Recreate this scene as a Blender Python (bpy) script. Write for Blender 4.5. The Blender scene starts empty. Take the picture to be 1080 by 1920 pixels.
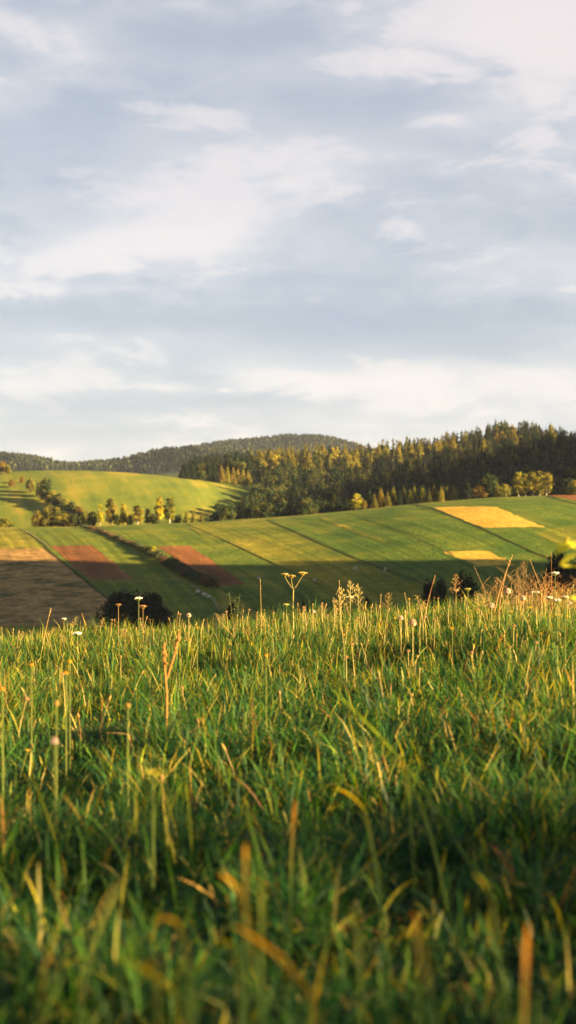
import bpy, math, random
import numpy as np
R = math.radians
rng = np.random.default_rng(7)
random.seed(7)
scene = bpy.context.scene
COL = scene.collection
F = 2667.0            # focal length in photo pixels (50 mm on a 36 mm tall frame, 1920 px)
CX, CY = 540.0, 960.0

# ------------------------------------------------------------------ helpers
def tag(o, label=None, cat=None, group=None, kind=None):
    if label: o['label'] = label
    if cat: o['category'] = cat
    if group: o['group'] = group
    if kind: o['kind'] = kind
    return o

def link(o, parent=None):
    COL.objects.link(o)
    if parent is not None: o.parent = parent
    return o

def mesh_np(name, V, Fq, mats, col=None, smooth=True):
    """V (N,3), Fq (M,4) or (M,3) -> mesh, one float colour per vertex in 'col'"""
    me = bpy.data.meshes.new(name)
    V = np.asarray(V, np.float32); Fq = np.asarray(Fq, np.int32)
    n, k = Fq.shape
    me.vertices.add(len(V)); me.vertices.foreach_set('co', V.ravel())
    me.loops.add(n*k); me.loops.foreach_set('vertex_index', Fq.ravel())
    me.polygons.add(n); me.polygons.foreach_set('loop_start', np.arange(0, n*k, k, dtype=np.int32))
    if smooth: me.polygons.foreach_set('use_smooth', np.ones(n, bool))
    me.update(calc_edges=True)
    if col is not None:
        a = me.color_attributes.new('col', 'FLOAT_COLOR', 'POINT')
        c = np.ones((len(V), 4), np.float32); c[:, :3] = col
        a.data.foreach_set('color', c.ravel())
    if not isinstance(mats, (list, tuple)): mats = [mats]
    for m in mats: me.materials.append(m)
    return me

def new_obj(name, me, parent=None, loc=None):
    o = bpy.data.objects.new(name, me)
    if loc is not None: o.location = loc
    return link(o, parent)

def empty(name, loc=(0, 0, 0), rz=0.0):
    o = bpy.data.objects.new(name, None)
    o.empty_display_size = 0.3
    o.location = loc; o.rotation_euler = (0, 0, rz)
    return link(o)

def copy_tree(o, parent=None):
    c = o.copy(); COL.objects.link(c); c.parent = parent
    for ch in [k for k in bpy.data.objects if k.parent == o] if False else list(KIDS.get(o.name, [])):
        cc = copy_tree(ch, c)
        KIDS.setdefault(c.name, []).append(cc)
    return c
KIDS = {}
def part(name, me, parent):
    o = new_obj(name, me, parent)
    KIDS.setdefault(parent.name, []).append(o)
    return o

def smooth01(a, b, x):
    t = np.clip((np.asarray(x, float)-a)/(b-a), 0, 1)
    return t*t*(3-2*t)

# cheap value noise in numpy for relief
_G = np.random.default_rng(3).random((256, 256))
def vnoise(x, y):
    x = np.asarray(x, float); y = np.asarray(y, float)
    xi = np.floor(x).astype(int); yi = np.floor(y).astype(int)
    fx = x-xi; fy = y-yi
    fx = fx*fx*(3-2*fx); fy = fy*fy*(3-2*fy)
    g = lambda i, j: _G[i % 256, j % 256]
    return (g(xi, yi)*(1-fx)+g(xi+1, yi)*fx)*(1-fy)+(g(xi, yi+1)*(1-fx)+g(xi+1, yi+1)*fx)*fy
def fbm(x, y, o=4):
    s = 0; a = .5
    for k in range(o):
        s = s+a*vnoise(x*2**k+17*k, y*2**k+5*k); a *= .5
    return s

# ------------------------------------------------------------------ terrain
def H_near(x, y):
    x = np.asarray(x, float); y = np.asarray(y, float)
    d = np.maximum(y-8.5, 0)
    fall = np.where(d < 9, .012*d*d, .972+.216*(d-9))
    z = -.610-.02*np.minimum(y, 60)-fall+(.06+.022*smooth01(0, 1.2, x))*np.clip(x, -5, 5)*smooth01(0, 5, y)+.10*smooth01(2.8, .7, y)
    z = z+.09*(fbm(x*.9+40, y*.9)-.47)+.03*(vnoise(x*3.1, y*3.1+9)-.5)
    return z

YK = np.array([60, 130, 205, 280, 340, 400, 460, 520, 575, 640, 850, 1000, 1300, 1700, 2150, 2400, 2800, 3400, 5000], float)
def col_py(pairs, px):
    a = np.array(pairs, float)
    return np.interp(px, a[:, 0], a[:, 1])
def z_of(py, Y): return (CY-py)/F*Y
PXT = np.arange(-3000, 4200, 12.0)
def build_table():
    ZB = z_of(col_py([(-3000, 985), (-700, 996), (-200, 993), (0, 990), (150, 987), (250, 984), (380, 979), (540, 968), (680, 956), (800, 943),
                      (920, 934), (1040, 929), (1300, 932), (2000, 960), (4000, 960)], PXT), 520)
    ZA = z_of(col_py([(-3000, 1130), (-600, 1175), (0, 1186), (700, 1186), (1080, 1180), (1600, 1130), (4000, 1080)], PXT), 280)
    K = {}
    K[60] = H_near((PXT-CX)/F*60, np.full_like(PXT, 60.))
    K[130] = np.full_like(PXT, -27.5); K[205] = np.full_like(PXT, -29.5); K[280] = ZA
    for Y in (340, 400, 460):
        t = (Y-280)/240.
        K[Y] = ZA+(ZB-ZA)*math.sin(math.pi/2*t)**1.0
    K[520] = ZB; K[575] = ZB-3.5
    K[640] = ZB-11
    K[850] = z_of(col_py([(-3000, 930), (-400, 890), (0, 886), (40, 883), (150, 881), (250, 886), (330, 894), (400, 904), (470, 915), (560, 926),
                          (680, 926), (800, 914), (950, 890), (1080, 885), (1300, 890), (4000, 930)], PXT), 850)
    E = col_py([(-3000, 925), (-400, 905), (340, 912), (400, 899), (480, 886), (600, 874), (680, 877), (760, 863), (840, 858), (900, 844), (945, 826),
                (1010, 836), (1080, 852), (1300, 865), (4000, 930)], PXT)
    K[1000] = z_of(E, 1000)
    K[1300] = K[1000]-22
    K[1700] = np.full_like(PXT, -12.)
    G1 = col_py([(-3000, 900), (-500, 868), (0, 858), (60, 864), (130, 881), (180, 875), (230, 873), (262, 861), (320, 847), (400, 848), (480, 856), (700, 880), (1000, 900), (4000, 900)], PXT)
    G2 = col_py([(-3000, 905), (-500, 890), (150, 900), (260, 872), (330, 851), (400, 838), (480, 828), (560, 821), (610, 824), (650, 834), (700, 852), (800, 880), (1200, 900), (4000, 890)], PXT)
    K[2150] = z_of(G1, 2150); K[2400] = K[2150]-25
    K[2800] = z_of(G2, 2800); K[3400] = K[2800]-60
    K[5000] = np.full_like(PXT, -40.)
    A = np.stack([K[int(k)] for k in YK], 1)          # (npx, nknots)
    # pchip-like tangents
    h = np.diff(YK); d = np.diff(A, axis=1)/h
    m = np.zeros_like(A)
    same = (d[:, 1:]*d[:, :-1]) > 0
    with np.errstate(divide='ignore', invalid='ignore'):
        hm = 2*d[:, 1:]*d[:, :-1]/(d[:, 1:]+d[:, :-1])
    m[:, 1:-1] = np.where(same, hm, 0)
    m[:, 0] = d[:, 0]; m[:, -1] = d[:, -1]
    YF = np.concatenate([np.arange(60, 1100, 4.0), np.arange(1100, 5001, 20.0)])
    j = np.clip(np.searchsorted(YK, YF, side='right')-1, 0, len(YK)-2)
    t = (YF-YK[j])/h[j]
    h00 = 2*t**3-3*t**2+1; h10 = t**3-2*t**2+t; h01 = -2*t**3+3*t**2; h11 = t**3-t**2
    T = h00*A[:, j]+h10*h[j]*m[:, j]+h01*A[:, j+1]+h11*h[j]*m[:, j+1]
    ker = np.ones(5)/5.
    P = np.pad(T, ((2, 2), (0, 0)), mode='edge')
    T = sum(P[i:i+len(PXT)]*ker[i] for i in range(5))
    return YF, T
YF, TAB = build_table()
def H_far(x, y):
    x = np.asarray(x, float); y = np.asarray(y, float)
    yy = np.maximum(y, 60.)
    px = np.clip(CX+F*x/yy, PXT[0], PXT[-1]-.01)
    a = (px-PXT[0])/12.; i = np.clip(a.astype(int), 0, len(PXT)-2); fa = a-i
    b = np.interp(yy, YF, np.arange(len(YF))); j = np.clip(b.astype(int), 0, len(YF)-2); fb = b-j
    z = (TAB[i, j]*(1-fa)+TAB[i+1, j]*fa)*(1-fb)+(TAB[i, j+1]*(1-fa)+TAB[i+1, j+1]*fa)*fb
    # two unseen hills added on the right, shaped to cast shade over the valley
    z = z+SHADE_HILL_A_H*smooth01(165, 235, x)*smooth01(330, 262, x)*smooth01(SHADE_HILL_A_Y1, SHADE_HILL_A_Y1-SHADE_HILL_A_W, y)*smooth01(40, 110, y)*(1+.28*smooth01(275, 215, y))
    z = z+np.maximum(SHADE_HILL_B_H-z, 0)*smooth01(205, 300, x)*smooth01(452, 500, y)*smooth01(1250, 950, y)
    z = z+1.6*(fbm(x/60., y/60.+3)-.47)*smooth01(150, 300, y)*smooth01(80, 300, y)
    return z
SHADE_HILL_A_H, SHADE_HILL_A_Y1, SHADE_HILL_B_H, SHADE_HILL_A_W = 84., 279., 74., 25.
def H(x, y):
    return np.where(np.asarray(y, float) < 60, H_near(x, y), H_far(x, y))

def ray_ground(px, py, y0=285., y1=1300.):
    """first point beyond y0 where the view ray meets the ground"""
    s = (px-CX)/F; c = (CY-py)/F
    Y = np.arange(y0, y1, 1.0)
    g = H_far(s*Y, Y)-c*Y
    k = np.where((g[1:] >= 0) & (g[:-1] < 0))[0]
    if len(k) == 0:
        i = int(np.argmax(g)); Yh = Y[i]
    else:
        i = k[0]; Yh = Y[i]+g[i]/(g[i]-g[i+1]+1e-9)
    return s*Yh, Yh, float(H_far(s*Yh, Yh))

# ------------------------------------------------------------------ materials
def mat(name):
    m = bpy.data.materials.new(name); m.use_nodes = True
    nt = m.node_tree
    for n in list(nt.nodes):
        if n.type != 'OUTPUT_MATERIAL': nt.nodes.remove(n)
    return m, nt, nt.nodes['Material Output']
def N(nt, t, **kw):
    n = nt.nodes.new(t)
    for k, v in kw.items():
        if k in n.inputs: n.inputs[k].default_value = v
        else: setattr(n, k, v)
    return n
def L(nt, a, b): nt.links.new(a, b)
def math_(nt, op, a, b=None, c=None):
    n = nt.nodes.new('ShaderNodeMath'); n.operation = op
    for i, v in enumerate((a, b, c)):
        if v is None: continue
        if hasattr(v, 'is_linked') or hasattr(v, 'links'): nt.links.new(v, n.inputs[i])
        else: n.inputs[i].default_value = v
    return n.outputs[0]
def mixc(nt, f, a, b, bt='MIX'):
    n = nt.nodes.new('ShaderNodeMix'); n.data_type = 'RGBA'; n.blend_type = bt
    for s, v in ((n.inputs[0], f), (n.inputs[6], a), (n.inputs[7], b)):
        if hasattr(v, 'links'): nt.links.new(v, s)
        elif isinstance(v, (int, float)): s.default_value = v
        else: s.default_value = (*v, 1)
    return n.outputs[2]
def ramp(nt, f, stops):
    n = nt.nodes.new('ShaderNodeValToRGB')
    if hasattr(f, 'links'): nt.links.new(f, n.inputs[0])
    while len(n.color_ramp.elements) < len(stops): n.color_ramp.elements.new(.5)
    for e, (p, c) in zip(n.color_ramp.elements, stops):
        e.position = p; e.color = (*c, 1) if len(c) == 3 else c
    return n.outputs[0]

def leaf_mat(name, trans=.35, rough=.55, vary=True, gloss=.25, objvar=.22):
    m, nt, out = mat(name)
    at = N(nt, 'ShaderNodeAttribute', attribute_name='col')
    c = at.outputs['Color']
    if vary:
        oi = N(nt, 'ShaderNodeObjectInfo')
        hv = N(nt, 'ShaderNodeHueSaturation')
        L(nt, c, hv.inputs['Color'])
        L(nt, math_(nt, 'MULTIPLY_ADD', oi.outputs['Random'], .03, .487), hv.inputs['Hue'])
        r2 = math_(nt, 'FRACT', math_(nt, 'MULTIPLY', oi.outputs['Random'], 17.3))
        L(nt, math_(nt, 'MULTIPLY_ADD', r2, objvar*2, 1-objvar), hv.inputs['Value'])
        c = hv.outputs[0]
    p = N(nt, 'ShaderNodeBsdfPrincipled', Roughness=rough)
    p.inputs['Specular IOR Level'].default_value = gloss
    L(nt, c, p.inputs['Base Color'])
    t = N(nt, 'ShaderNodeBsdfTranslucent')
    hs = N(nt, 'ShaderNodeHueSaturation', Saturation=1.12, Value=1.25); L(nt, c, hs.inputs['Color'])
    L(nt, hs.outputs[0], t.inputs['Color'])
    mx = N(nt, 'ShaderNodeMixShader'); mx.inputs[0].default_value = trans
    L(nt, p.outputs[0], mx.inputs[1]); L(nt, t.outputs[0], mx.inputs[2]); L(nt, mx.outputs[0], out.inputs[0])
    return m
M_leaf = leaf_mat('tree_leaves', .3, .8, gloss=.1)
M_wood = leaf_mat('woodland_leaves', .25, .85, vary=False, gloss=.05)
M_grass = leaf_mat('grass_blades', .45, .55, vary=False, gloss=.2)
M_plant = leaf_mat('plant_tissue', .3, .6, vary=False, gloss=.25)

def plain_mat(name, c1, c2, scale=8., rough=.9, bump=0.0):
    m, nt, out = mat(name)
    tc = N(nt, 'ShaderNodeTexCoord')
    no = N(nt, 'ShaderNodeTexNoise', Scale=scale, Detail=5.)
    L(nt, tc.outputs['Object'], no.inputs['Vector'])
    p = N(nt, 'ShaderNodeBsdfPrincipled', Roughness=rough)
    p.inputs['Specular IOR Level'].default_value = .1
    L(nt, ramp(nt, no.outputs['Fac'], [(.35, c1), (.65, c2)]), p.inputs['Base Color'])
    if bump:
        b = N(nt, 'ShaderNodeBump', Strength=bump, Distance=.05)
        L(nt, no.outputs['Fac'], b.inputs['Height']); L(nt, b.outputs[0], p.inputs['Normal'])
    L(nt, p.outputs[0], out.inputs[0])
    return m
M_bark = plain_mat('bark', (.05, .035, .022), (.11, .085, .06), 3.)
M_birchbark = plain_mat('birch_bark', (.20, .17, .12), (.50, .46, .38), 1.6)
M_fleece = plain_mat('fleece', (.40, .34, .27), (.55, .49, .40), 9.)
M_darkface = plain_mat('sheep_skin', (.28, .20, .15), (.38, .30, .24), 6.)

def field_mat(name, ca, cb, cc, stripe=.25, big=22., fine=1.1, bump=1.0, row=2.2, rowamt=.7, ang=14.):
    """crop or pasture seen from far: patchy colour, long strips along the slope, tufty fine grain"""
    m, nt, out = mat(name)
    tc = N(nt, 'ShaderNodeTexCoord')
    mp = N(nt, 'ShaderNodeMapping'); mp.inputs['Rotation'].default_value = (0, 0, R(-ang))
    L(nt, tc.outputs['Object'], mp.inputs['Vector'])
    v = mp.outputs[0]
    def noise(sc, vec, det=4., rough=.55):
        n = N(nt, 'ShaderNodeTexNoise', Scale=sc, Detail=det, Roughness=rough); L(nt, vec, n.inputs['Vector']); return n.outputs['Fac']
    n1 = noise(1/big, v)
    st = N(nt, 'ShaderNodeMapping'); st.inputs['Scale'].default_value = (1, .045, .2); L(nt, v, st.inputs['Vector'])
    n2 = noise(.16, st.outputs[0], 3., .6)         # long strips
    n3 = noise(1/fine, v, 6., .7)                    # tufts
    n5 = noise(.11, v, 5., .65)                      # metre-scale patches
    wv = N(nt, 'ShaderNodeTexNoise', Scale=1/row, Detail=2.); s2 = N(nt, 'ShaderNodeMapping')
    s2.inputs['Scale'].default_value = (1, .02, .1); L(nt, v, s2.inputs['Vector']); L(nt, s2.outputs[0], wv.inputs['Vector'])
    f = math_(nt, 'ADD', math_(nt, 'MULTIPLY', n1, 1-stripe), math_(nt, 'MULTIPLY', n2, stripe))
    f = math_(nt, 'ADD', math_(nt, 'MULTIPLY', f, .65), math_(nt, 'MULTIPLY', n5, .35))
    c = ramp(nt, f, [(.38, ca), (.5, cb), (.62, cc)])
    dark = mixc(nt, 1.0, c, (.50, .56, .55), 'MULTIPLY')
    c = mixc(nt, ramp(nt, n3, [(.40, (1,)*3), (.58, (0,)*3)]), c, dark)
    c = mixc(nt, math_(nt, 'MULTIPLY', ramp(nt, wv.outputs['Fac'], [(.45, (1,)*3), (.55, (0,)*3)]), rowamt), c, dark)
    p = N(nt, 'ShaderNodeBsdfPrincipled', Roughness=.95); p.inputs['Specular IOR Level'].default_value = .05
    L(nt, c, p.inputs['Base Color'])
    b = N(nt, 'ShaderNodeBump', Strength=bump, Distance=.35)
    hsum = math_(nt, 'ADD', n3, math_(nt, 'MULTIPLY', wv.outputs['Fac'], .5))
    L(nt, hsum, b.inputs['Height']); L(nt, b.outputs[0], p.inputs['Normal'])
    L(nt, p.outputs[0], out.inputs[0])
    return m
G_base = field_mat('pasture', (.062, .110, .016), (.130, .160, .020), (.25, .215, .025), stripe=.35)
G_yel = field_mat('dry_pasture', (.085, .120, .017), (.185, .180, .022), (.34, .26, .030), stripe=.35)
G_deep = field_mat('lush_pasture', (.052, .104, .017), (.108, .150, .020), (.215, .205, .024), stripe=.5)
G_old = field_mat('rough_fallow', (.090, .085, .026), (.33, .185, .062), (.44, .27, .10), stripe=.1, big=5., fine=1.6, rowamt=.1)
G_soil = field_mat('ploughed_soil', (.17, .068, .025), (.25, .095, .033), (.33, .135, .048), stripe=.6, big=26., rowamt=.75, row=2.2)
G_stub = field_mat('straw_stubble', (.44, .27, .04), (.56, .34, .05), (.66, .42, .07), stripe=.3, rowamt=.2)
G_wood = field_mat('woodland_floor', (.02, .03, .012), (.028, .042, .015), (.04, .05, .02))
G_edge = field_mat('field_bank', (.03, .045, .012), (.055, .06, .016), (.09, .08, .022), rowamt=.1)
G_track = field_mat('worn_track', (.17, .14, .06), (.24, .19, .09), (.30, .24, .12), rowamt=.1)

# ground sheet: pasture everywhere, woodland floor where the wood and the mountains are
def ground_mat():
    m, nt, out = mat('ground')
    g1 = G_base.node_tree
    # pasture nodes rebuilt here with a second colour for the forested mountains
    tc = N(nt, 'ShaderNodeTexCoord'); v = tc.outputs['Object']
    def noise(sc, vec, det=4., rough=.55):
        n = N(nt, 'ShaderNodeTexNoise', Scale=sc, Detail=det, Roughness=rough); L(nt, vec, n.inputs['Vector']); return n.outputs['Fac']
    mp = N(nt, 'ShaderNodeMapping'); mp.inputs['Rotation'].default_value = (0, 0, R(-14)); L(nt, v, mp.inputs['Vector'])
    st = N(nt, 'ShaderNodeMapping'); st.inputs['Scale'].default_value = (1, .07, .2); L(nt, mp.outputs[0], st.inputs['Vector'])
    f = math_(nt, 'ADD', math_(nt, 'MULTIPLY', noise(.022, v, 6., .65), .55), math_(nt, 'MULTIPLY', noise(.13, st.outputs[0], 3., .6), .45))
    c = ramp(nt, f, [(.36, (.062, .095, .016)), (.49, (.115, .135, .018)), (.61, (.22, .180, .025))])
    n3 = noise(.7, v, 6., .7)
    c = mixc(nt, ramp(nt, n3, [(.35, (.5,)*3), (.62, (0,)*3)]), c, mixc(nt, 1.0, c, (.6,)*3, 'MULTIPLY'))
    wood = mixc(nt, ramp(nt, noise(.05, v), [(.4, (0,)*3), (.6, (1,)*3)]), (.022, .034, .014), (.04, .05, .02))
    at = N(nt, 'ShaderNodeAttribute', attribute_name='col')
    sp = N(nt, 'ShaderNodeSeparateColor'); L(nt, at.outputs['Color'], sp.inputs[0])
    c = mixc(nt, sp.outputs[0], c, wood)
    p = N(nt, 'ShaderNodeBsdfPrincipled', Roughness=.95); p.inputs['Specular IOR Level'].default_value = .05
    L(nt, c, p.inputs['Base Color'])
    b = N(nt, 'ShaderNodeBump', Strength=.6, Distance=.35); L(nt, n3, b.inputs['Height']); L(nt, b.outputs[0], p.inputs['Normal'])
    L(nt, p.outputs[0], out.inputs[0])
    return m
M_ground = ground_mat()
M_turf = plain_mat('meadow_soil', (.018, .030, .009), (.045, .060, .018), 9., bump=.8)

# ------------------------------------------------------------------ ground meshes
def grid_faces(ny, nx):
    i = np.arange(ny-1)[:, None]*nx+np.arange(nx-1)[None, :]
    return np.stack([i, i+1, i+1+nx, i+nx], -1).reshape(-1, 4)

WOODL = np.array([(540, 395), (580, 388), (640, 402), (720, 450), (800, 480), (870, 492), (884, 430), (900, 345), (1000, 338), (1300, 330)], float)
def wood_left(Y): return np.interp(Y, WOODL[:, 0], WOODL[:, 1])

def build_ground():
    u = np.concatenate([np.arange(-2400, -200, 40.), np.arange(-200, 1280, 8.), np.arange(1280, 3400, 25.), np.arange(3400, 6001, 60.)])
    Y = np.concatenate([np.arange(56, 280, 8.), np.arange(280, 560, 3.), np.arange(560, 1100, 6.), np.arange(1100, 3000, 20.), np.arange(3000, 5001, 100.)])
    UU, YY = np.meshgrid(u, Y)
    X = np.clip((UU-CX)/F*YY, -5600, 5600)
    Z = H_far(X, YY)
    Z = np.where(YY < 60, H_near(X, YY)-.35, Z)
    px = UU
    w = smooth01(-6, 10, px-wood_left(YY))*smooth01(548, 560, YY)
    w = np.maximum(w, smooth01(1250, 1400, YY))
    c = np.zeros((X.size, 3)); c[:, 0] = w.ravel()
    V = np.stack([X, YY, Z], -1).reshape(-1, 3)
    o = new_obj('ground', mesh_np('ground', V, grid_faces(len(Y), len(u)), M_ground, c))
    tag(o, 'rolling green valley land with pasture slopes and wooded hills', kind='structure')
    x = np.arange(-70, 70.1, .5); y = np.arange(-40, 62.1, .5)
    XX, YY = np.meshgrid(x, y)
    xf = np.arange(-4, 4.01, .1)
    V = np.stack([XX, YY, H_near(XX, YY)], -1).reshape(-1, 3)
    o = new_obj('meadow_ground', mesh_np('meadow_ground', V, grid_faces(len(y), len(x)), M_turf))
    tag(o, 'dark soil and thatch under the meadow grass', kind='structure')
build_ground()

def densify(line, n):
    a = np.array(line, float)
    s = np.concatenate([[0], np.cumsum(np.hypot(*np.diff(a, axis=0).T))])
    t = np.linspace(0, s[-1], n)
    return np.stack([np.interp(t, s, a[:, 0]), np.interp(t, s, a[:, 1])], 1)
def world_line(line, n=40):
    return np.array([ray_ground(px, py)[:2] for px, py in densify(line, n)])
PATCH_N = [0]
def patch(name, left, right, m, label, up=.10, rows=60, cols=26, ragged=.9):
    """a piece of field lying on the hill between two of its long edges"""
    A, B = world_line(left, rows), world_line(right, rows)
    t = np.linspace(0, 1, cols)[None, :, None]
    P = A[:, None]*(1-t)+B[:, None]*t
    wob = ragged*2*(fbm(P[..., 0]*.35, P[..., 1]*.35)-.47)
    P = P+wob[..., None]
    Z = H_far(P[..., 0], P[..., 1])+(up-.06 if up<.15 else .05)+.006*PATCH_N[0]
    PATCH_N[0] += 1
    V = np.concatenate([P, Z[..., None]], -1).reshape(-1, 3)
    o = new_obj(name, mesh_np(name, V, grid_faces(rows, cols), m))
    tag(o, label, kind='structure')
    return o
def strip(name, line, w0, w1, m, label, up=.2, rows=70, cols=5, hump=0.0):
    A = world_line(line, rows)
    d = np.gradient(A, axis=0); d /= np.hypot(d[:, 0], d[:, 1])[:, None]+1e-9
    nrm = np.stack([d[:, 1], -d[:, 0]], 1)
    w = .55*np.linspace(w0, w1, rows)*(.75+.6*vnoise(np.arange(rows)*.35, np.zeros(rows)+PATCH_N[0]*3.1))
    s = np.linspace(-1, 1, cols)
    P = A[:, None]+nrm[:, None]*s[None, :, None]*w[:, None, None]*.5
    Z = H_far(P[..., 0], P[..., 1])+(up-.06 if up<.15 else .05)+.006*PATCH_N[0]+hump*(1-s**2)[None]
    PATCH_N[0] += 1
    V = np.concatenate([P, Z[..., None]], -1).reshape(-1, 3)
    o = new_obj(name, mesh_np(name, V, grid_faces(rows, cols), m))
    tag(o, label, kind='structure')
    return o

patch('pasture_strip', [(40, 991), (205, 1120), (250, 1172)], [(158, 990), (400, 1108), (440, 1172)], G_base, 'green pasture between the fallow field and the hedge')
patch('pasture_strip', [(-160, 996), (-160, 1030)], [(38, 992), (84, 1028)], G_yel, 'sunlit yellow green pasture at the left end of the crest')
patch('pasture_strip', [(168, 988), (420, 1108), (520, 1172)], [(352, 983), (560, 1080), (720, 1172)], G_base, 'pasture between the hedge and the first furrow line')
patch('pasture_strip', [(352, 983), (560, 1080), (720, 1172)], [(500, 974), (690, 1058), (830, 1116)], G_yel, 'yellow green pasture strip in the middle of the hill')
patch('pasture_strip', [(500, 974), (690, 1058), (880, 1140)], [(775, 948), (905, 996), (1120, 1090)], G_deep, 'lush green pasture strip right of the dark furrow line')
patch('pasture_strip', [(777, 948), (905, 996), (1140, 1090)], [(1200, 934), (1260, 980), (1420, 1060)], G_deep, 'green pasture round the straw fields at the right')
patch('fallow_field', [(-160, 1032), (-160, 1172)], [(84, 1028), (205, 1128), (240, 1172)], G_old, 'brown fallow field in shade at the lower left of the hill')
patch('ploughed_field', [(94, 1024), (168, 1088)], [(172, 1023), (250, 1086)], G_soil, 'red brown ploughed plot left of the hedge', rows=30)
patch('ploughed_field', [(296, 1025), (345, 1060), (405, 1101)], [(356, 1024), (410, 1060), (461, 1095)], G_soil, 'red brown ploughed plot right of the hedge', rows=30)
patch('stubble_field', [(812, 952), (905, 990)], [(930, 951), (1022, 989)], G_stub, 'golden straw stubble plot high on the right of the hill', rows=24)
patch('stubble_field', [(830, 1035), (862, 1048), (897, 1062)], [(910, 1034), (945, 1048), (966, 1061)], G_stub, 'golden straw stubble plot half in shade lower on the hill', rows=24)
patch('ploughed_field', [(1026, 929), (1090, 941)], [(1150, 921), (1230, 938)], G_soil, 'brown ploughed plot at the right edge of the crest', rows=16)
patch('dry_patch', [(355, 988), (385, 1012)], [(480, 985), (545, 1016)], G_yel, 'dry yellow patch near the crest', rows=16)
patch('dry_patch', [(598, 972), (700, 1012)], [(612, 971), (742, 1022)], G_yel, 'thin dry yellow streak in the green strip', rows=20, cols=6)
patch('dry_patch', [(1000, 1000), (1060, 1030)], [(1080, 985), (1150, 1020)], G_yel, 'dry yellow patch right of the upper straw field', rows=16)
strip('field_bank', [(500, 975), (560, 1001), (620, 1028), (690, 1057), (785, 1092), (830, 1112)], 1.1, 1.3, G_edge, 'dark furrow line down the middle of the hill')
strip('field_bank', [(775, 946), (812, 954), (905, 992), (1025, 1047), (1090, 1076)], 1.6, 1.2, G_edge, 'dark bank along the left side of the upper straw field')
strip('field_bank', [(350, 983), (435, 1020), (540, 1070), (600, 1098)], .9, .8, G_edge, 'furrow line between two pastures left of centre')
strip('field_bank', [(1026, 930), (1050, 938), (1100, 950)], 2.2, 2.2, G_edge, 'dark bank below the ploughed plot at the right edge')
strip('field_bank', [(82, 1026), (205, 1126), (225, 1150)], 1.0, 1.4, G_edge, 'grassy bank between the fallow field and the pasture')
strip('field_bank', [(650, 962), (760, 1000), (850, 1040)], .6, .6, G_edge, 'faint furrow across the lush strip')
strip('path', [(40, 992), (62, 1004), (92, 1026)], .9, .9, G_track, 'worn earth path at the left end of the crest')
strip('path', [(168, 1091), (230, 1091), (300, 1088), (342, 1089)], .9, .9, G_track, 'pale farm path below the ploughed plot', rows=40)
strip('path', [(340, 1089), (372, 1105), (398, 1122), (412, 1146)], .8, 1.0, G_track, 'pale path beside the lower end of the hedge', rows=40)

# ------------------------------------------------------------------ foliage templates
def quads_at(P, size, nrm=None, flat=0.0, g=None):
    """leaf clumps: one random-facing quad at each point"""
    g = g or rng
    n = len(P)
    a = g.normal(size=(n, 3)); a /= np.linalg.norm(a, axis=1)[:, None]
    if nrm is not None:
        a = a*(1-flat)+nrm*flat; a /= np.linalg.norm(a, axis=1)[:, None]+1e-9
    b = g.normal(size=(n, 3)); t = np.cross(a, b); t /= np.linalg.norm(t, axis=1)[:, None]+1e-9
    s = np.cross(a, t)
    sz = (size*(.6+.8*g.random(n)))[:, None] if np.ndim(size) == 0 else (size*(.7+.6*g.random(n)))[:, None]
    asp = (.5+.5*g.random(n))[:, None]
    V = np.stack([P-t*sz-s*sz*asp*.4, P+t*sz*.3-s*sz*asp, P+t*sz+s*sz*asp*.3, P-t*sz*.2+s*sz*asp], 1)
    return V.reshape(-1, 3), np.arange(n*4).reshape(-1, 4)
def vary(c, n, amt=.25, g=None):
    g = g or rng
    c = np.array(c, float)
    k = 1+amt*(g.random((n, 1))*2-1)
    w = np.clip(1+.15*g.normal(size=(n, 3))*[1, .5, .8], .5, 1.6)
    return np.repeat(np.clip(c*k*w, 0, 1), 4, axis=0)
def tube_np(pts, rad, sides=6):
    pts = np.array(pts, float); rad = np.array(rad, float)
    d = np.gradient(pts, axis=0); d /= np.linalg.norm(d, axis=1)[:, None]+1e-12
    up = np.where(np.abs(d[:, 2:3]) > .9, [[1., 0, 0]], [[0, 0, 1.]])
    s = np.cross(d, up); s /= np.linalg.norm(s, axis=1)[:, None]+1e-12
    t = np.cross(d, s)
    a = np.arange(sides)/sides*2*math.pi
    V = pts[:, None]+rad[:, None, None]*(np.cos(a)[None, :, None]*s[:, None]+np.sin(a)[None, :, None]*t[:, None])
    n = len(pts); i = np.arange(n-1)[:, None]*sides; j = np.arange(sides)[None]; jn = (j+1) % sides
    Fq = np.stack([i+j, i+jn, i+sides+jn, i+sides+j], -1).reshape(-1, 4)
    return V.reshape(-1, 3), Fq
def join(parts):
    V, Fc, C, k = [], [], [], 0
    for p in parts:
        v, f = p[0], p[1]
        V.append(v); Fc.append(f+k); k += len(v)
        if len(p) > 2: C.append(np.broadcast_to(np.asarray(p[2], float), (len(v), 3)))
    return (np.concatenate(V), np.concatenate(Fc), np.concatenate(C)) if C else (np.concatenate(V), np.concatenate(Fc))

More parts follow.
